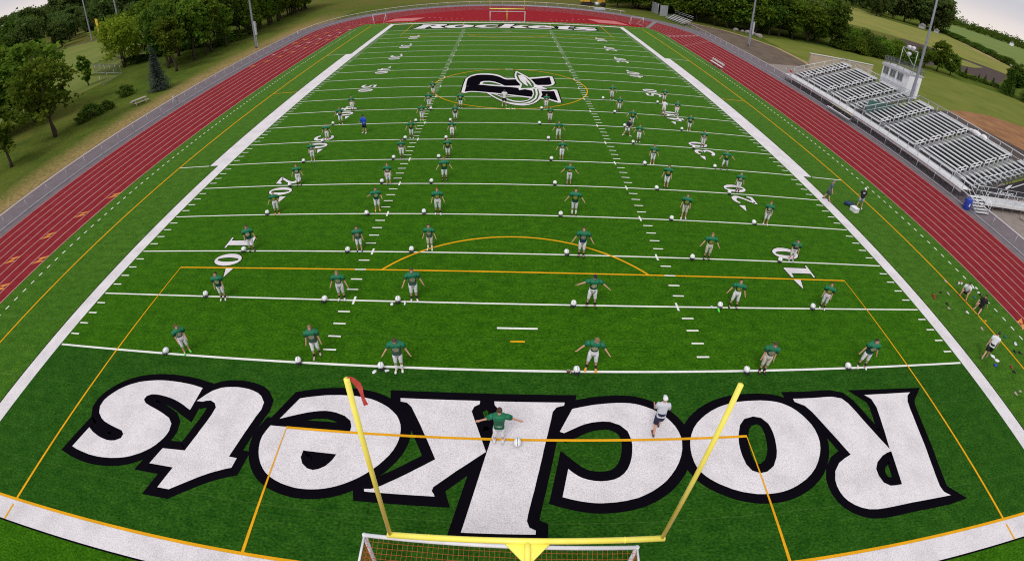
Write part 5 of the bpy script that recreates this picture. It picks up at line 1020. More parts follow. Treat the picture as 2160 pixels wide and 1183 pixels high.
random.seed(77)
def tree(k, x, y, h, label, name='tree', cat='tree', group=None, rz=None, wide=1.0):
    H, tme, cme = TP[k]; s = h / H
    t = thing(name, label, cat, (x, y, -.04), random.uniform(0, 6.28) if rz is None else rz, group)
    t.scale = (s * wide, s * wide, s)
    link('trunk', tme, t); link('crown', cme, t)
    return t
GL_ = 'trees on the left bank'
tree('e', -73.2, 56.2, 13.2, 'big dark leafy tree with thick leaning trunk on the left bank', group=GL_, wide=1.25)
tree('b', -59.7, 46.6, 11.0, 'leafy tree with forked pale trunk in front of the big dark tree', group=GL_, wide=1.2)
tree('f', -78, 49, 12.5, 'green tree filling the left picture edge behind the bare-trunked tree', group=GL_, wide=1.2)
tree('t', -58.9, 37.4, 8.0, 'small tree with bare trunk cut by the left picture edge', group=GL_, wide=1.2)
tree('a', -84, 62, 13, 'bright green tree behind the big dark tree at picture left', group=GL_)
tree('b', -96, 66, 14, 'yellowish tree at the left picture edge below the sky corner', group=GL_)
tree('slim', -81, 78.6, 6.6, 'slim upright young tree by the ball field fence', group=GL_)
tree('y', -81.9, 92.2, 11.2, 'spreading yellow-green tree with several thin stems by the fence', group=GL_)
tree('y', -80.5, 99.5, 10.2, 'second yellow-green tree just behind the spreading one', group=GL_)
tree('spruce', -53.4, 64.6, 7.6, 'blue-grey spruce standing near the left path', 'spruce_tree', 'spruce', GL_)
rowt = [('d', -58.9, 78.2, 10.2), ('c', -63.4, 82.5, 12.0), ('d', -60.2, 87.2, 12.2), ('t', -60.2, 91.5, 9.5), ('d', -60.6, 95, 11.8), ('t', -59.8, 99.8, 9), ('b', -59.6, 110.4, 11.5), ('a', -66.5, 88, 13), ('c', -69, 95, 14), ('a', -67, 103, 13.5), ('c', -63, 106, 13)]
for i, (k, x, y, h) in enumerate(rowt):
    nm = ['pale-trunked tree right behind the blue spruce', 'dark round tree behind the pale-trunked tree by the spruce', 'tall thin-trunked tree a little beyond the blue spruce', 'short thin tree between two tall thin-trunked trees', 'tall tree with long bare trunk before the light pole', 'small tree with dark shrubs at its foot near left pole', 'tree just beyond the left light pole', 'broad green tree crowning the left row above the spruce', 'largest dark crown in the left row of trees', 'rounded green crown between largest dark crown and pole', 'dark crown directly behind the left light pole'][i]
    tree(k, x, y, h, nm, group=GL_)
k = 0
def far_label(x, y): return 'leafy tree in the dense left woods beyond the bank'
for i in range(26):
    y = 112 + i * 2.1 + random.uniform(-.6, .6); x = -62.5 - max(0, (y - 125) * .06) + random.uniform(-1.2, 1.2)
    tree(random.choice('dcafd'), x, y, random.uniform(10.5, 13.5), 'tree in the close-set row at upper left beyond the light pole', group='tree row at upper left')
for i in range(30):
    y = random.uniform(108, 195); x = random.uniform(-96 - (y - 108) * .25, -66 - (y - 108) * .1)
    tree(random.choice('cafdb'), x, y, random.uniform(11, 15), 'crown in the second rank of trees at upper left', group='second rank at upper left')
# woods behind the ball field
def inside(p, poly):
    c = False
    for i in range(len(poly)):
        (x0, y0), (x1, y1) = poly[i - 1], poly[i]
        if (y0 > p[1]) != (y1 > p[1]) and p[0] < (x1 - x0) * (p[1] - y0) / (y1 - y0) + x0: c = not c
    return c
def scatter(poly, n, dmin, fn, seed):
    random.seed(seed); pts = []; xs_ = [p[0] for p in poly]; ys_ = [p[1] for p in poly]; tries = 0
    while len(pts) < n and tries < 20000:
        tries += 1; p = (random.uniform(min(xs_), max(xs_)), random.uniform(min(ys_), max(ys_)))
        if inside(p, poly) and all((p[0] - q[0]) ** 2 + (p[1] - q[1]) ** 2 > dmin * dmin for q in pts): pts.append(p)
    for p in pts: fn(*p)
scatter([(-148, 182), (-172, 176), (-190, 156), (-216, 124), (-250, 118), (-270, 190), (-210, 260), (-140, 240)], 46, 8.5, lambda x, y: tree(random.choice('wvwcv'), x, y, random.uniform(11, 18), 'tree in the woods behind the left ball field', group='woods behind the ball field'), 5)
scatter([(-270, 130), (-330, 150), (-420, 330), (-250, 420), (-130, 330), (-140, 245), (-210, 265)], 46, 15, lambda x, y: tree(random.choice('wvw'), x, y, random.uniform(19, 27), 'tall far tree on the left skyline', group='left skyline trees'), 6)
scatter([(-110, 250), (-100, 205), (-70, 205), (-60, 260), (-90, 300)], 10, 9, lambda x, y: tree(random.choice('wvc'), x, y, random.uniform(13, 17), 'tree in the far woods at the top of the picture', group='far woods at the top'), 7)
# right-hand woods
ER = [(33, 152.5), (36.5, 152), (39, 155), (42, 151), (46.5, 149), (48.6, 138), (51.5, 133.5), (54.8, 131), (58, 129), (61.5, 127.2), (64.5, 125), (68, 126), (72.3, 127.4), (76, 126.6), (80, 126), (84, 125.8), (87.5, 125.6)]
random.seed(21)
for x, y in ER: tree(random.choice('efcfe'), x + random.uniform(-.5, .5), y + random.uniform(.3, 1.6), random.uniform(8.5, 12.5), 'leafy edge tree of the woods behind the right light pole', group='edge trees of the right woods', wide=1.1)
scatter([(32, 157), (47, 153), (52, 138), (62, 130), (88, 129.5), (104, 156), (110, 176), (95, 215), (60, 225), (30, 205)], 70, 6.5, lambda x, y: tree(random.choice('wvcfw'), x, y, random.uniform(11.5, 16), 'tree inside the dense right woods', group='trees inside the right woods'), 22)
random.seed(23)
for x, y, h in ((90, 124.5, 4.6), (94, 122.5, 4.2), (98, 124, 5.0), (101, 122.6, 4.0), (104.5, 124, 4.8), (108, 123, 4.6), (111.5, 121.5, 4.4), (95, 128, 6), (100.5, 129, 6.4), (106, 128, 5.6), (111, 127, 5.6)):
    tree(random.choice(['bigbush', 'bigbushd']), x, y, h, 'bushy rounded shrub in the thicket left of the press box', 'large_shrub', 'shrub', 'thicket left of the press box')
tree('f', 124.6, 123.2, 9.2, 'full green tree standing alone behind the press box', wide=1.0); tree('e', 119.8, 123.6, 6.2, 'lower dark tree touching the full tree behind press box', wide=1.1); tree('f', 128.4, 121.4, 6.6, 'lower bushy tree right of the full tree behind press box', wide=1.2)
tree('darkspruce', 146.6, 113.6, 8.0, 'dark spruce at the right picture edge beyond the lawn', 'spruce_tree', 'spruce', None, None, 1.15); tree('c', 152, 115.5, 9.5, 'dark leafy tree behind the spruce at the right edge', wide=1.2); tree('darkspruce', 150, 108.5, 8.2, 'second dark spruce half out of the picture on the right', 'spruce_tree', 'spruce', None, None, 1.15)
for i, (x, y, h) in enumerate(((140.5, 129.5, 2.6), (143.5, 129.5, 3.0), (149, 128.5, 2.2), (151.5, 128, 2.6), (154.5, 127, 2.7), (158, 125.5, 2.4), (146, 127, 1.4))):
    tree('darkspruce', x, y, h, 'young spruce in the low row at edge of the ploughed soil', 'young_spruce', 'spruce', 'young spruces along the plough')
for x, y in ((139, 126), (143, 125.2), (147, 124), (151, 123), (155, 121.5)): tree('bush', x, y, 1.5, 'low hedge bush in front of the young spruces', 'bush', 'bush', 'low hedge bushes on the right', wide=1.6)
random.seed(31)
for x, y, h in ((382, 402, 30), (396, 418, 34), (372, 412, 28), (410, 440, 32), (362, 425, 30), (425, 455, 34), (392, 436, 32)): tree('w', x, y, h, 'big dark tree by the farm sheds in the ripe field', group='big trees by the farm sheds', wide=1.15)
scatter([(312, 388), (350, 420), (420, 520), (470, 660), (380, 560), (352, 486), (330, 440), (300, 400)], 22, 18, lambda x, y: tree(random.choice('wvw'), x, y, random.uniform(20, 30), 'tree in the far woodlot beyond the ripe field', group='far woodlot beyond the ripe field'), 32)
for i in range(24):
    t_ = i / 23; x = 421 + (303 - 421) * t_; y = 436 + (240 - 436) * t_ + 3
    tree('bigbushd', x, y, random.uniform(3.0, 4.6), 'hedge bush along the farm lane', 'hedge_bush', 'hedge', 'hedge bushes along the farm lane', wide=1.7)
tree('bush', -60, 64.1, 1.9, 'round dark bush on the left bank near the picnic table', 'bush', 'bush', 'bushes on the left bank')
tree('bush', -59.2, 54.6, 2.0, 'dark bush, biggest of the cluster below the forked tree', 'bush', 'bush', 'bushes on the left bank', wide=1.15); tree('bush', -58.2, 57.0, 1.5, 'small bush right against the biggest dark bush', 'bush', 'bush', 'bushes on the left bank'); tree('bush', -58.9, 52.0, 1.5, 'small pale bush left of the biggest dark bush', 'bush', 'bush', 'bushes on the left bank')
for i in range(9): tree('bush', -82.5 + i * 1.6, 95.0 + i * 1.3 + random.uniform(-.6, .6), random.uniform(1.6, 2.2), 'dark shrub in the thicket under the yellow-green trees', 'bush', 'bush', 'thicket under the yellow-green trees', wide=1.3)
for i in range(8): tree('bush', -61.5 + random.uniform(-1.5, 1), 101 + i * 2.2, random.uniform(1.2, 2.2), 'dark undergrowth shrub below the left tree row', 'bush', 'bush', 'undergrowth below the left tree row', wide=1.4)
# skyline belts too far off to count
def belt(name, pts, label, w, h, n, seed):
    random.seed(seed); V, F = [], []
    for i in range(n):
        t = random.random() * (len(pts) - 1); j = int(t); a, b = Vector(pts[j]), Vector(pts[j + 1]); p = a.lerp(b, t - j)
        c = Vector((p.x + random.gauss(0, w), p.y + random.gauss(0, w), h * random.uniform(.25, .75)))
        r = h * random.uniform(.28, .5)
        for k in range(26): leaf_quad(V, F, c + Vector((random.gauss(0, .9), random.gauss(0, .9), random.gauss(0, .5))) * r, r * random.uniform(.16, .34))
    me = bpy.data.meshes.new(name); me.from_pydata(V, [], F); me.materials.append(LEAF['dark']); me.update()
    o = link(name, me); o['kind'] = 'stuff'; tag(o, label, 'treeline'); return o
belt('far_treeline', [(700, 1300), (1150, 1210), (1360, 1100), (1550, 1350), (1860, 1780), (2500, 1500)], 'dark belt of distant trees along the right horizon', 35, 17, 650, 41)
belt('horizon_treeline', [(-1500, 1700), (-200, 2300), (1200, 2500), (2300, 2300), (3000, 1700), (3300, 800)], 'faint farthest treeline on the horizon', 70, 32, 520, 42)

# ------------------------------------------------------------------ people
random.seed(5)
SKIN = M('skin', (.58, .31, .22), (.52, .265, .18), 5, .55); EYE = M('eye and brow', (.035, .02, .018))
HAIRC = {'brown': (.075, .042, .024), 'blond': (.26, .165, .075), 'red': (.19, .06, .03), 'redlong': (.17, .05, .026), 'black': (.02, .014, .012), 'grey': (.2, .18, .16)}
HAIR = {k: M('hair ' + k, v, tuple(x * .6 for x in v), 30, .6) for k, v in HAIRC.items()}
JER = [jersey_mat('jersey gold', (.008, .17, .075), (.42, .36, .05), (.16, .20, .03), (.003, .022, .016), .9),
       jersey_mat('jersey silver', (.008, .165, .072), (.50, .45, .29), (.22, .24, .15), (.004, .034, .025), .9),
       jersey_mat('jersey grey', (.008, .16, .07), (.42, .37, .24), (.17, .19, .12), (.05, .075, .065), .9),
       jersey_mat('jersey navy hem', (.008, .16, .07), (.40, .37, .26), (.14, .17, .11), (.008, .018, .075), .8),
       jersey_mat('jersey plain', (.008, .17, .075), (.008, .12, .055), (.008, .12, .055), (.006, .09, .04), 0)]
PANT = {'w': M('white pants', (.76, .74, .77), (.66, .64, .68), 9, .8), 'g': M('grey white pants', (.64, .62, .65), (.54, .53, .56), 9, .8), 't': M('khaki pants', (.60, .54, .46), (.50, .45, .38), 9, .8),
        'black': M('black shorts', (.012, .012, .014), (.02, .02, .022), 8, .8), 'navy': M('navy shorts', (.012, .014, .05), (.02, .022, .07), 8, .8), 'gshort': M('grey shorts', (.36, .37, .41), (.29, .3, .33), 8, .8), 'dgrey': M('slate shorts', (.07, .08, .11), (.05, .06, .085), 8, .8)}
SHIRT = {'white': M('white shirt', (.76, .76, .78), (.64, .64, .68), 8, .8), 'blue': M('blue jacket', (.018, .075, .55), (.015, .055, .42), 6, .55), 'navy': M('navy shirt', (.012, .014, .045), (.02, .02, .06), 8, .8), 'slate': M('slate shirt', (.11, .13, .17), (.085, .1, .13), 8, .8), 'black': M('black shirt', (.012, .010, .014), (.02, .018, .022), 8, .8), 'lgrey': M('pale grey shirt', (.60, .61, .66), (.52, .53, .58), 8, .8)}
SHOE = {k: M(k + ' shoe', v, tuple(x * .7 for x in v), 14, .5) for k, v in {'black': (.014, .014, .017), 'white': (.76, .76, .77), 'lime': (.10, .74, .07), 'orange': (.86, .36, .02), 'yellow': (.85, .50, .02), 'teal': (.015, .13, .16), 'sky': (.34, .50, .66), 'blue': (.015, .015, .22), 'grey': (.42, .34, .30), 'red': (.30, .035, .028), 'brown': (.12, .06, .05)}.items()}
SOCK = {'black': M('black sock', (.012, .012, .014)), 'white': M('white sock', (.76, .76, .77))}
GLOVE = {'black': M('black glove', (.013, .013, .016)), 'white': M('white glove', (.78, .78, .78)), None: SKIN}
jobs = []           # (temp object, skin setup) evaluated in one go
TMP = bpy.data.collections.new('temp'); COL.children.link(TMP)
def rotx(a): return Matrix.Rotation(a, 3, 'X')
def adir(sx, a, f): a, f = R(a), R(f); return Vector((sx * math.sin(a) * math.cos(f), -math.sin(f), -math.cos(a) * math.cos(f)))
def ldir(sx, sw, sp): sw, sp = R(sw), R(sp); return Vector((sx * math.sin(sp), -math.sin(sw), -math.cos(sw) * math.cos(sp))).normalized()
def person(label, x, y, rz, h, armL, armR, legL=(0, 3, 0), legR=(0, 3, 0), lean=3, top='player', topm=None, pants='w', long=True, shoes='black', sock='black', glove=(None, None), hair='brown', cap=None, headturn=0, headtilt=8, z0=0, group=None, bulk=1.0):
    k = h / 1.80
    t = thing('person', label, 'person', (x, y, z0), R(rz), group, k)
    pel = Vector((0, 0, .95)); Mt = rotx(R(lean))            # lean > 0 bends forward (towards -y)
    def T(v): return Mt @ Vector(v) + pel
    # legs first, then drop the body so the lower foot stands on the ground
    legs = []
    for sx, (sw, sp, bend) in ((-1, legL), (1, legR)):
        hip = pel + Vector((sx * .095, 0, -.04)); d1 = ldir(sx, sw, sp); kn = hip + d1 * .43
        d2 = ldir(sx, sw - bend, sp * .8); an = kn + d2 * .41
        legs.append([sx, hip, kn, an, sw - bend])
    low = min(l[3].z for l in legs) - .085
    sit = pel.z - low < .45
    drop = min(low, pel.z - .13) if sit else low
    off = Vector((0, 0, -drop))
    pel = pel + off
    for l in legs: l[1] = l[1] + off; l[2] = l[2] + off; l[3] = l[3] + off
    # --- body skeleton
    V = [pel, T((0, 0, .2)), T((0, 0, .40)), T((0, .01, .545)), T((0, -.005, .605)), T((0, -.025, .70)), T((0, -.02, .775))]
    ht = Matrix.Rotation(R(headturn), 3, 'Z') @ rotx(R(headtilt)); neck = T((0, -.005, .60))
    V[5] = neck + ht @ Vector((0, -.022, .105)); V[6] = neck + ht @ Vector((0, -.012, .185))
    Rd = [(.13, .10), (.125, .095), (.15, .105), (.062, .062), (.056, .056), (.076, .09), (.062, .07)]
    E = [(i, i + 1) for i in range(6)]
    def av(v, r): V.append(v); Rd.append(r if hasattr(r, '__len__') else (r, r)); return len(V) - 1
    hands = []; arms = []
    for sx, arm in ((-1, armL), (1, armR)):
        a1, f1, a2, f2 = arm if len(arm) == 4 else (arm[0], 6, max(arm[0] * .92 - 2, 2), 16)
        s = T((sx * .185, 0, .475)); d1 = Mt @ adir(sx, a1, f1); el = s + d1 * .29; d2 = Mt @ adir(sx, a2, f2); wr = el + d2 * .255; pa = wr + d2 * .075
        i0 = av(s, .058); E.append((2, i0)); i1 = av(el, .043); E.append((i0, i1)); i2 = av(wr, .029); E.append((i1, i2)); i3 = av(pa, (.034, .022)); E.append((i2, i3))
        side = d2.cross(Vector((1, 0, 0))); side = side.normalized() if side.length > .1 else Vector((0, 1, 0)); cu = d2.cross(side).normalized() * (-sx)
        for q, (o_, ln) in enumerate(((-.030, .062), (-.010, .076), (.011, .070), (.031, .054))):
            b0 = pa + side * o_ + d2 * .022; j0 = av(b0, .0105); E.append((i3, j0))
            j1 = av(b0 + d2 * ln * .55 + cu * .006, .0095); E.append((j0, j1)); j2 = av(b0 + d2 * ln + cu * .024, .008); E.append((j1, j2))
        tdir = (d2 * .75 - side * .8).normalized(); b0 = wr + d2 * .03 - side * .026
        j0 = av(b0, .012); E.append((i2, j0)); j1 = av(b0 + tdir * .05, .010); E.append((j0, j1))
        hands.append((wr, d2)); arms.append((s, d1, el))
    for sx, hip, kn, an, sh in legs:
        i0 = av(hip, .082); E.append((0, i0)); i1 = av(kn, .056); E.append((i0, i1)); cf = kn.lerp(an, .35) + Vector((0, .012, 0)); i2 = av(cf, .056); E.append((i1, i2)); i3 = av(an, .038); E.append((i2, i3))
        fd = Vector((0, -1, -.25)) if abs(sh) < 40 else Vector((0, -1, .35)); i4 = av(an + fd.normalized() * .13, .034); E.append((i3, i4))
    me = bpy.data.meshes.new('body'); me.from_pydata(V, E, []); ob = bpy.data.objects.new('tmpbody', me); TMP.objects.link(ob)
    md = ob.modifiers.new('skin', 'SKIN'); md.use_smooth_shade = True
    sv = me.skin_vertices[0] if me.skin_vertices else None
    jobs.append((ob, me, Rd, t, neck, ht, [hd[0] + hd[1] * .09 for hd in hands], glove))
    # --- clothing
    if top == 'player':
        rs = [(-.06, .19, .135, 0), (.06, .178, .128, 0), (.2, .178, .126, -.005), (.32, .195, .140, -.008), (.40, .222, .155, -.004), (.455, .248, .168, 0), (.505, .250, .162, .003), (.545, .208, .14, .006), (.575, .125, .105, .008), (.592, .085, .085, .004)]
        rs = [(z, hx * bulk, hy * bulk, cy) for z, hx, hy, cy in rs]
        mb = MB().rings(rs, 22, mat=Matrix.Translation(pel) @ Mt.to_4x4(), ex=2.5, cap0=False)
        slv, sl, nm = (.105, .088), .20, 'jersey'
    else:
        rs = [(-.09, .185, .128, 0), (.05, .18, .125, 0), (.2, .182, .124, -.005), (.34, .20, .125, -.004), (.44, .212, .118, 0), (.51, .185, .10, .003), (.555, .11, .08, .006), (.575, .075, .07, .004)]
        rs = [(z, hx * bulk, hy * bulk, cy) for z, hx, hy, cy in rs]
        mb = MB().rings(rs, 22, mat=Matrix.Translation(pel) @ Mt.to_4x4(), ex=2.5, cap0=False)
        slv, sl, nm = (.088, .078), (.22 if top == 'tee' else .29), 'shirt'
    for (s, d1, el), sx in zip(arms, (-1, 1)):
        c = s + Mt @ Vector((sx * (.035 if top == 'player' else -.01), 0, .005))
        pts = [c - d1 * .03, c + d1 * .05, c + d1 * sl]; mb.tube(pts, [slv[0] * .9, slv[0], slv[1]], 12)
        if top == 'long': mb.tube([el - d1 * .04, el, el + (hands[0 if sx < 0 else 1][0] - el) * .95], [.075, .066, .046], 10)
    jo = mb.build(nm, topm, t, True)
    if top == 'player' and topm in JER[:4]: jo.location = (0, 0, 0)
    pm = PANT[pants]
    mb = MB().rings([(-.17, .155, .115, .005), (-.05, .172, .128, .005), (.05, .172, .125, 0), (.12, .168, .12, 0)], 20, mat=Matrix.Translation(pel), ex=2.5)
    for sx, hip, kn, an, sh in legs:
        if long: e = kn.lerp(an, .22); mb.tube([hip + (hip - kn).normalized() * .03, hip.lerp(kn, .35), hip.lerp(kn, .75), kn, e], [.098, .101, .082, .072, .064], 12)
        else: e = hip.lerp(kn, .88); mb.tube([hip + (hip - kn).normalized() * .03, hip.lerp(kn, .35), e], [.098, .11, .108], 12)
    mb.build('pants' if long else 'shorts', pm, t, True)
    for sx, hip, kn, an, sh in legs:
        if sock in SOCK:
            tall = .52 if sock == 'white' and long else .42
            MB().tube([an.lerp(kn, tall), an.lerp(kn, .25), an, an - Vector((0, 0, .03))], [.054, .050, .045, .048], 10).build('sock', SOCK[sock], t, True)
        Ms = Matrix.Translation(an) @ Matrix.Rotation(R(sh * .5 if abs(sh) < 60 else 25 * math.copysign(1, -sh)), 4, 'X') @ Matrix.Rotation(sx * R(10), 4, 'Z') @ Matrix.Translation((0, 0, -.085))
        vs = [(.075, .030, .045, .045), (.06, .040, .052, .052), (0, .043, .062, .062), (-.07, .043, .045, .045), (-.14, .050, .036, .036), (-.195, .042, .027, .027), (-.215, .02, .018, .02)]
        mb = MB(); pv = []
        for yy, hw, hz, cz in vs:
            for q in range(10):
                a = 2 * math.pi * q / 10; pv.append(Ms @ Vector((hw * math.cos(a), yy, max(0.0, cz + hz * math.sin(a)))))
        n = 10; mb.add(pv, [(i * n + q, i * n + (q + 1) % n, (i + 1) * n + (q + 1) % n, (i + 1) * n + q) for i in range(len(vs) - 1) for q in range(n)] + [tuple(range(n)), tuple(range(len(vs) * n - 1, (len(vs) - 1) * n - 1, -1))])
        mb.build('shoe', SHOE[shoes], t, True)
    # hair or cap: a shell over the skull, longer at the back
    def shell(r, f_front, f_back, nm, mat, brim=None):
        mb = MB(); nu, nv = 16, 6; vs = []
        for i in range(nv + 1):
            for q in range(nu):
                p = 2 * math.pi * q / nu; back = (math.sin(p) + 1) / 2
                lim = R(f_front + (f_back - f_front) * back); th = lim * i / nv
                wob = 1 + (.04 * math.sin(q * 5 + i * 3) if nm == 'hair' else 0)
                v = Vector((r[0] * wob * math.sin(th) * math.cos(p), r[1] * wob * math.sin(th) * math.sin(p), r[2] * wob * math.cos(th)))
                vs.append(neck + ht @ (v + Vector((0, -.010, .128))))
        mb.add(vs, [(i * nu + q, (i + 1) * nu + q, (i + 1) * nu + (q + 1) % nu, i * nu + (q + 1) % nu) for i in range(nv) for q in range(nu)])
        if brim is not None:
            b = [neck + ht @ (Vector(v) + Vector((0, -.010, .128))) for v in ((-.075, brim * .07, .025), (.075, brim * .07, .025), (.055, brim * .175, .012), (0, brim * .195, .010), (-.055, brim * .175, .012))]
            b2 = [v + ht @ Vector((0, 0, .012)) for v in b]; mb.add(b + b2, [(0, 1, 2, 3, 4), (9, 8, 7, 6, 5)] + [(i, 5 + i, 5 + (i + 1) % 5, (i + 1) % 5) for i in range(5)])
        mb.build(nm, mat, t, True)
    if cap: shell((.098, .112, .108), 78, 92, 'cap', cap[0], cap[1])
    if not cap or hair == 'redlong': shell((.094, .110, .106), 60, 128 if hair == 'redlong' else 108, 'hair', HAIR[hair])
    return t
def finish_people():
    for ob, me, Rd, *_ in jobs:
        lay = me.skin_vertices[0].data if len(me.skin_vertices) else None
        if lay:
            for q, r in zip(lay, Rd): q.radius = r
            lay[0].use_root = True
        ob.modifiers.new('sub', 'SUBSURF').levels = 1; ob.modifiers['sub'].render_levels = 1
    bpy.context.view_layer.update(); dg = bpy.context.evaluated_depsgraph_get()
    for ob, me, Rd, t, neck, ht, hd, glove in jobs:
        m = bpy.data.meshes.new_from_object(ob.evaluated_get(dg)); m.name = 'body'
        bm = bmesh.new(); bm.from_mesh(m)
        for f in bm.faces:
            f.smooth = True; c = f.calc_center_median(); f.material_index = 0
            for i in (0, 1):
                if glove[i] and (c - hd[i]).length < .135: f.material_index = 2 + i
        # nose, ears, eyes and mouth on the same mesh
        def blob(c, r, mi):
            g = bmesh.ops.create_uvsphere(bm, u_segments=8, v_segments=6, radius=1)
            for v in g['verts']: v.co = neck + ht @ (Vector((v.co.x * r[0], v.co.y * r[1], v.co.z * r[2])) + Vector(c))
            for f in {f for v in g['verts'] for f in v.link_faces}: f.material_index = mi; f.smooth = True
        blob((0, -.112, .098), (.014, .022, .022), 0); blob((-.077, .0, .105), (.014, .022, .034), 0); blob((.077, .0, .105), (.014, .022, .034), 0)
        for s in (-1, 1): blob((s * .032, -.094, .122), (.015, .012, .008), 1); blob((s * .033, -.094, .140), (.02, .012, .005), 1)
        blob((0, -.094, .058), (.024, .012, .007), 1); blob((0, -.07, .04), (.038, .04, .03), 0)
        bm.to_mesh(m); bm.free(); m.materials.clear()
        for mm in (SKIN, EYE, GLOVE[glove[0]], GLOVE[glove[1]]): m.materials.append(mm)
        link('body', m, t)
    for ob, me, *_ in jobs: bpy.data.objects.remove(ob); bpy.data.meshes.remove(me)
    COL.children.unlink(TMP); bpy.data.collections.remove(TMP)

# helmets
hs = MB(); nu, nv = 20, 12; vs = []
for i in range(nv + 1):
    for q in range(nu):
        p = 2 * math.pi * q / nu; th = math.pi * .80 * i / nv
        front = max(0, -math.sin(p)); lim = 1 - .36 * front ** 2.2; th *= lim
        vs.append((.118 * math.sin(th) * math.cos(p), .142 * math.sin(th) * math.sin(p), .145 + .135 * math.cos(th)))
hs.add(vs, [(i * nu + q, (i + 1) * nu + q, (i + 1) * nu + (q + 1) % nu, i * nu + (q + 1) % nu) for i in range(nv) for q in range(nu)])
pad = MB().ball((0, .012, .125), (.104, .118, .115), 12, 8)
stripe = MB()
for i in range(9):
    a0, a1 = R(-62 + i * 17), R(-62 + (i + 1) * 17)
    stripe.add([(x_, .145 * math.sin(a), .145 + .138 * math.cos(a)) for a, x_ in ((a0, -.007), (a0, .007), (a1, .007), (a1, -.007))], [(0, 1, 2, 3)])
fm = MB()
for z, rr in ((.10, .175), (.065, .18), (.03, .17)): fm.tube([(.105, -.06, z + .01), (.075, -rr + .03, z), (0, -rr - .02, z), (-.075, -rr + .03, z), (-.105, -.06, z + .01)], .009, 6)
for x_ in (-.035, .035): fm.tube([(x_, -.12, .15), (x_, -.19, .10), (x_, -.185, .03)], .009, 6)
strap = MB().tube([(.10, -.03, .06), (.05, -.1, .015), (0, -.13, .012), (-.05, -.1, .015), (-.10, -.03, .06)], .012, 5)
HP = thing('football_helmet', 'x', 'helmet', (0, 0, 0), 0, 'white football helmets lined up on the yard lines')
shell_o = hs.build('shell', SHELLW, HP, True); pad.build('padding', DARKP, HP, True); fm.build('face_guard', MASKD, HP, True); stripe.build('stripe', MASKD, HP); strap.build('chin_strap', MASKD, HP, True)
first_h = [True]
def helmet(x, y, rz, label):
    if first_h[0]: first_h[0] = False; HP.location = (x, y, .012); HP.rotation_euler = (0, 0, R(rz)); HP['label'] = label; HP.scale = (1.2,) * 3; return HP
    return dup(HP, (x, y, .012), R(rz), label)

ROWN = {0: 'near goal line', 5: 'near 5-yard line', 10: 'near 10-yard line', 15: 'near 15-yard line', 20: 'near 20-yard line', 25: 'near 25-yard line', 30: 'near 30-yard line', 35: 'near 35-yard line', 40: 'near 40-yard line', 45: 'near 45-yard line'}
O3 = ['leftmost', 'middle', 'rightmost']
byrow = {}
for p in PLAYERS: byrow.setdefault(p[-1], []).append(p)
for row, ps in byrow.items():
    ps.sort(key=lambda p: p[1])
    for i, (pid, x, y, h, aL, aR, hm, shoes, sock, glove, pants, hair, _) in enumerate(ps):
        od = (ORD if len(ps) == 6 else O3)[i]
        am = max(aL, aR)
        pose = 'fists raised' if pid == 33 else 'arms flung wide' if am >= 42 else 'arms held out' if am >= 28 else 'arms slightly out' if am >= 15 else 'arms hanging'
        label = f'green-jersey player, {pose}, {shoes} shoes, {od} on the {ROWN[row]}'
        label = label.replace('teal shoes', 'dark shoes').replace('sky shoes', 'pale shoes')
        rnd = random.Random(pid)
        armL, armR = (aL,), (aR,)
        if pid == 33: armL, armR = (62, 25, 135, 60), (28, 10, 40, 75)
        if pid == 34: armR = (22, 8, 10, 65)
        if pid == 53: armL, armR = (10, 15, -8, 40), (6, 10, 4, 35)
        if pid == 45: armL, armR = (10, 28, 6, 34), (8, 28, 6, 34)
        if pid == 52: armL, armR = (78, 12, 82, 18), (60, 8, 55, 16)
        lw = rnd.uniform(1, 4); legL, legR = (rnd.uniform(-3, 3), lw, rnd.uniform(0, 6)), (rnd.uniform(-3, 3), lw, rnd.uniform(0, 6))
        if pid in (20, 52, 46, 31, 58, 56): legL, legR = (0, 7, 0), (0, 7, 0)
        if pid == 31: legL, legR = (10, 12, 4), (-6, 12, 4)
        if pid == 54: legL, legR = (10, 1, 8), (0, 3, 18)
        lean = {45: 28, 53: 8, 58: 12, 57: 10, 49: 6}.get(pid, rnd.uniform(1, 7))
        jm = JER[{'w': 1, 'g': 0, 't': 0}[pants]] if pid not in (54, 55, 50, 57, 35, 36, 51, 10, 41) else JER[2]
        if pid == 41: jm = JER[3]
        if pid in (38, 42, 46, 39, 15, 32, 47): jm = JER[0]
        gl = (glove, glove) if glove in ('black', 'white', None) else (('black', None) if glove == 'blackL' else (None, 'black'))
        face = -math.degrees(math.atan2(x + .9, y + 6.3)) * .55 + rnd.uniform(-8, 8)
        if pid == 53: face += 14
        if pid == 58: face += 18
        cap = (M('black cap', (.014, .014, .018)), -1) if hair == 'cap' else None
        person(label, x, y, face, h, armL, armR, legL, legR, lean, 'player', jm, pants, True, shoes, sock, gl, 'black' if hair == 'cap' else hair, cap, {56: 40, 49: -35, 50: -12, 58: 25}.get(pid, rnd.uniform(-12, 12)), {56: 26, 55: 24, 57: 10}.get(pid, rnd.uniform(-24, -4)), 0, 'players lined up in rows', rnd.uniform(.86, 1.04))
        if hm: helmet(hm[0], hm[1], rnd.uniform(-30, 30) + (40 if pid in (19, 33) else 0), f'white helmet on the {ROWN[row]} beside the {od} player')
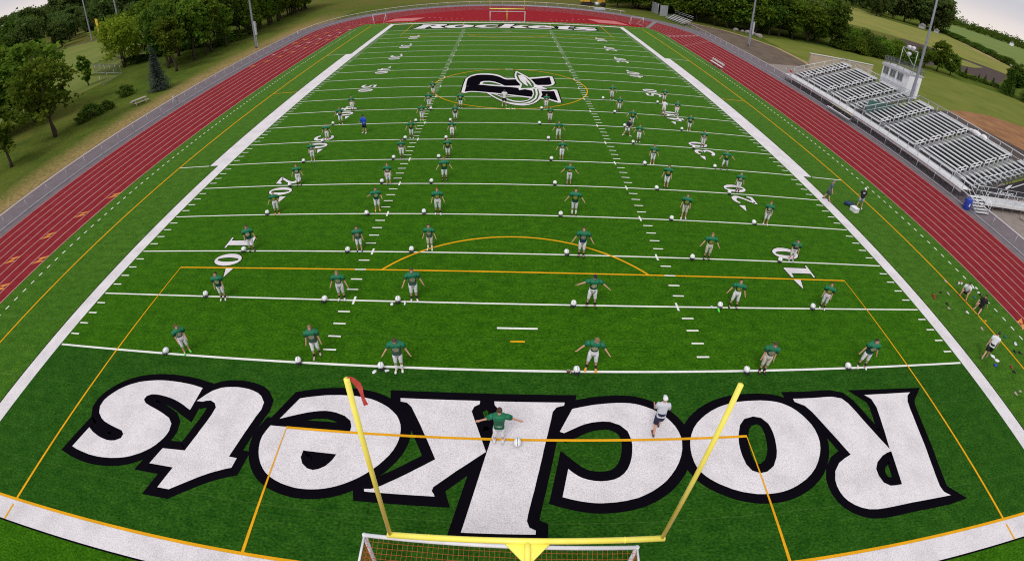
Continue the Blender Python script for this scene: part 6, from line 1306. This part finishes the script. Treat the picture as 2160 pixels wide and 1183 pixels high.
# the player and coach in the near end zone, seen from behind
person('player seen from behind in green jersey standing on the near end zone lettering', -.78, 5.32, 180, 1.95, (62, 6, 58, 10), (52, 6, 60, 8), (0, 4, 0), (0, 4, 0), 3, 'player', JER[4], 'w', True, 'white', 'white', (None, None), 'brown', None, 0, 12, .014)
helmet(-.08, 5.24, 180, 'white helmet on the near lettering beside the player seen from behind').location.z = .016
person('coach in pale grey shirt and dark shorts walking across near end zone lettering', 5.35, 5.95, 172, 1.88, (18, 10, -28, 80), (18, 10, -28, 80), (18, 2, 6), (-16, 2, 14), 8, 'tee', SHIRT['lgrey'], 'navy', False, 'brown', None, (None, None), 'grey', (SHIRT['white'], -1), 0, 4, .014)
person('coach in blue jacket and black shorts standing with hands at chest', -13.48, 38.57, -18, 1.80, (16, 12, -30, 85), (16, 12, -30, 85), (0, 5, 0), (4, 6, 2), 2, 'long', SHIRT['blue'], 'black', False, 'white', None, (None, None), 'black', (PANT['navy'], -1), 0, 10)
person('coach in white shirt and black shorts standing on the midfield logo', -.65, 46.84, 0, 1.76, (32, 0, -15, 30), (32, 0, -15, 30), (0, 7, 0), (0, 7, 0), 2, 'tee', SHIRT['white'], 'black', False, 'white', None, (None, None), 'brown', (PANT['black'], -1), 0, 6, .014)
person('man in navy shirt and white shorts striding between players on the right', 10.56, 38.57, 110, 1.72, (15, 25, 10, 40), (10, -15, 8, 5), (22, 3, 4), (-20, 3, 16), 10, 'tee', SHIRT['navy'], 'w', False, 'white', None, (None, None), 'black', None, 0, 14)
person('coach in white shirt and pale shorts standing before the right 40 numeral', 15.96, 45.54, 150, 1.80, (28, 5, -20, 40), (28, 5, -20, 40), (0, 3, 0), (0, 3, 0), 3, 'tee', SHIRT['white'], 't', False, 'brown', None, (None, None), 'brown', (M('maroon cap', (.12, .02, .03)), -1), 0, 5)
person('man in slate shirt and shorts walking along the right sideline border', 25.19, 27.58, 60, 1.85, (8, 18, 6, 30), (8, -10, 6, 0), (16, 2, 4), (-14, 2, 12), 8, 'tee', SHIRT['slate'], 'dgrey', False, 'brown', None, (None, None), 'grey', None, 0, 8)
mk = person('man in black shirt, grey shorts and white cap near the right sideline', 27.94, 26.73, -30, 1.83, (10, -12, 4, -30), (10, -12, 4, -30), (4, 8, 0), (0, 9, 0), 1, 'tee', SHIRT['black'], 'gshort', False, 'white', None, (None, None), 'brown', (SHIRT['white'], -1), 10, 8)
MB().add([(-.085, -.150, 1.28), (.085, -.150, 1.28), (.085, -.150, 1.42), (-.085, -.150, 1.42)], [(0, 1, 2, 3)]).build('shirt_print', M('shirt print', (.55, .60, .58), (.2, .25, .25), 40), mk)
person('man in white shirt and black shorts walking off behind the right sideline', 26.63, 9.44, 128, 1.86, (12, 14, 10, 28), (12, -14, 8, -4), (20, 2, 6), (-20, 2, 16), 8, 'tee', SHIRT['white'], 'black', False, 'grey', None, (None, None), 'black', None, 0, 10)
person('person in white shirt and black shorts sitting on the yellow touchline', 29.85, 15.2, -55, 1.80, (20, 40, -12, 55), (20, 40, -12, 55), (112, 12, 112), (108, 14, 100), 18, 'tee', SHIRT['white'], 'black', False, 'red', None, (None, None), 'black', None, 0, 18)
person('person in black shirt sitting with knees up on the yellow touchline', 30.15, 13.75, -70, 1.80, (22, 40, -8, 55), (18, -25, 10, -30), (116, 8, 112), (80, 14, 20), 8, 'tee', SHIRT['black'], 'black', False, 'grey', None, (None, None), 'black', None, -10, 12)
finish_people()

# ------------------------------------------------------------------ gear left on the turf
def shoe_item(x, y, rz, col, label, name='shoe', group='loose shoes on the right sideline'):
    m = MB().rings([(.0, .048, .14, 0), (.02, .052, .145, 0), (.05, .046, .12, .02), (.09, .035, .06, .06), (.11, .03, .04, .07)], 12)
    o = m.build(name, SHOE[col], None, True, (x, y, .012)); o.rotation_euler = (0, 0, R(rz)); o.scale = (1.05,) * 3; return tag(o, label, 'shoe', group)
for x, y, rz, c, l in [(29.32, 16.74, 30, 'grey', 'grey shoe lying farthest up the right sideline, alone on turf'), (27.81, 15.49, 100, 'black', 'black shoe lying left of the seated person in white'), (28.39, 15.34, 20, 'grey', 'grey shoe lying close left of the seated person in white'),
    (26.85, 15.15, 60, 'red', 'farther shoe of the red pair nearest the white sideline border'), (26.69, 14.87, 40, 'red', 'nearer shoe of the red pair nearest the white sideline border'), (27.39, 14.24, 10, 'black', 'black shoe lying just above a grey shoe near border'), (27.15, 13.82, 80, 'grey', 'grey shoe lying just below a black shoe near border'),
    (28.61, 13.41, 50, 'white', 'single white shoe below the two seated people'), (29.68, 12.58, 100, 'orange', 'orange shoe lying on the yellow touchline'), (28.62, 11.85, 20, 'grey', 'grey shoe between the orange shoe and the walking man'), (30.3, 11.08, 70, 'teal', 'dark green shoe right of the walking man in white'),
    (29.96, 9.73, 10, 'black', 'black shoe lying on the touchline right of the walking man'), (30.4, 9.61, 40, 'black', 'black shoe lying just right of the touchline'), (28.35, 8.5, 0, 'red', 'red shoe in front of a black shoe at right edge'), (28.29, 8.13, 60, 'black', 'black shoe in front of the red shoe at right edge'),
    (26.87, 6.57, 30, 'grey', 'left shoe of the grey pair nearest the near corner'), (27.42, 6.69, 80, 'grey', 'right shoe of the grey pair nearest the near corner'), (31.72, 16.15, 10, 'white', 'white shoe farthest back among dashes behind seated person'), (32.0, 16.05, 60, 'white', 'white shoe touching the white dashes behind seated person'),
    (31.74, 15.56, 100, 'white', 'white shoe closest behind the seated person in black'), (31.75, 15.28, 10, 'black', 'black shoe next to white shoe behind the seated person'), (30.81, 14.99, 30, 'teal', 'dark green shoe between the two seated people'), (-5.55, 13.55, 0, 'white', 'white shoe under the helmet of third player, near 5-yard line'), (10.42, 13.45, 0, 'lime', 'lime shoe beside the helmet of fifth player, near 5-yard line')]:
    shoe_item(x, y, rz, c, l)
def cloth(x, y, s, mat, label, cat, name):
    m = MB().ball((0, 0, .05), (.26, .17, .08), 11, 6); rr = random.Random(int(x * 100)); m.v = [(a * rr.uniform(.75, 1.25), b * rr.uniform(.75, 1.25), max(.004, c * rr.uniform(.7, 1.3))) for a, b, c in m.v]
    o = m.build(name, mat, None, True, (x, y, .01)); s *= .62; o.scale = (s,) * 3; o.rotation_euler = (0, 0, rr.uniform(0, 6)); return tag(o, label, cat)
cloth(27.44, 9.45, 1.25, SHIRT['white'], 'crumpled white towel in front of the walking man', 'towel', 'towel'); cloth(27.52, 9.1, 1.2, SHIRT['white'], 'white cloth heap just below the crumpled towel', 'towel', 'towel'); cloth(27.06, 8.76, 1.0, M('blue cloth', (.02, .06, .5)), 'small blue cloth below the white towels', 'cloth', 'cloth')
cloth(30.7, 10.42, 1.25, SHIRT['lgrey'], 'pale shoulder pad heap right of the touchline', 'pads', 'shoulder_pads'); cloth(-6.2, 13.45, .8, SHIRT['white'], 'white glove under the third helmet, near 5-yard line', 'glove', 'glove'); cloth(-6.15, 8.78, .75, SHIRT['white'], 'white glove left of the third helmet on goal line', 'glove', 'glove'); cloth(-5.62, 8.88, .7, SHIRT['lgrey'], 'pale glove right of the third helmet on goal line', 'glove', 'glove'); cloth(10.15, 13.72, .7, SHIRT['lgrey'], 'pale glove left of the fifth helmet, near 5-yard line', 'glove', 'glove')
def bottle(x, y, label):
    t = thing('water_bottle', label, 'bottle', (x, y, 0), 0, 'water bottles on the right sideline')
    MB().tube([(0, 0, 0), (0, 0, .24)], .07, 10).build('bottle_body', SHIRT['white'], t, True); MB().tube([(0, 0, .24), (0, 0, .27), (0, 0, .34)], [.072, .06, .02], 10).build('cap', SHOE['red'], t, True)
bottle(30.43, 16.47, 'left red-capped white bottle behind the seated person in white'); bottle(30.69, 16.45, 'right red-capped white bottle behind the seated person in white')
fbm = MB().rings([(-.14, .006, .006, 0), (-.11, .045, .045, 0), (-.06, .075, .075, 0), (0, .085, .085, 0), (.06, .075, .075, 0), (.11, .045, .045, 0), (.14, .006, .006, 0)], 14, ex=2)
fo = fbm.build('football', M('brown leather', (.13, .045, .03), (.1, .035, .024), 9, .55), None, True, (2.18, 9.06, .09)); fo.rotation_euler = (R(90), 0, R(60)); tag(fo, 'brown football beside the helmet on the near goal line', 'football')
MB().box((0, .083, 0), (.012, .012, .11)).build('laces', SHIRT['white'], fo)
for s in (-1, 1): MB().tube([(0, 0, s * .085), (0, 0, s * .1)], [.07, .06], 14, cap=False).build('white_stripe', SHIRT['white'], fo)
cl = thing('cooler', 'white box with dark side at the feet of the man in black', 'cooler', (26.97, 26.0, 0), R(12))
MB().box((0, 0, .16), (.46, .62, .3)).build('chest', SHIRT['white'], cl); MB().box((0, 0, .33), (.5, .66, .05)).build('lid', SHIRT['white'], cl); MB().box((.24, 0, .15), (.02, .55, .24)).build('side_panel', M('purple panel', (.06, .03, .25)), cl)
bg_ = thing('sports_bag', 'dark blue bag lying beside the white box near right sideline', 'bag', (27.05, 26.95, 0), R(-30))
MB().rings([(-.42, .10, .10, 0), (-.38, .17, .15, 0), (0, .19, .17, 0), (.38, .17, .15, 0), (.42, .10, .10, 0)], 14, mat=Matrix.Translation((0, 0, .16)) @ Matrix.Rotation(R(90), 4, 'Y')).build('pouch', M('dark blue nylon', (.010, .03, .075), (.016, .05, .11), 6, .6), bg_, True); MB().tube([(-.2, -.1, .28), (-.15, -.05, .42), (.15, -.05, .42), (.2, -.1, .28)], .015, 6).build('handle', PANT['black'], bg_, True)
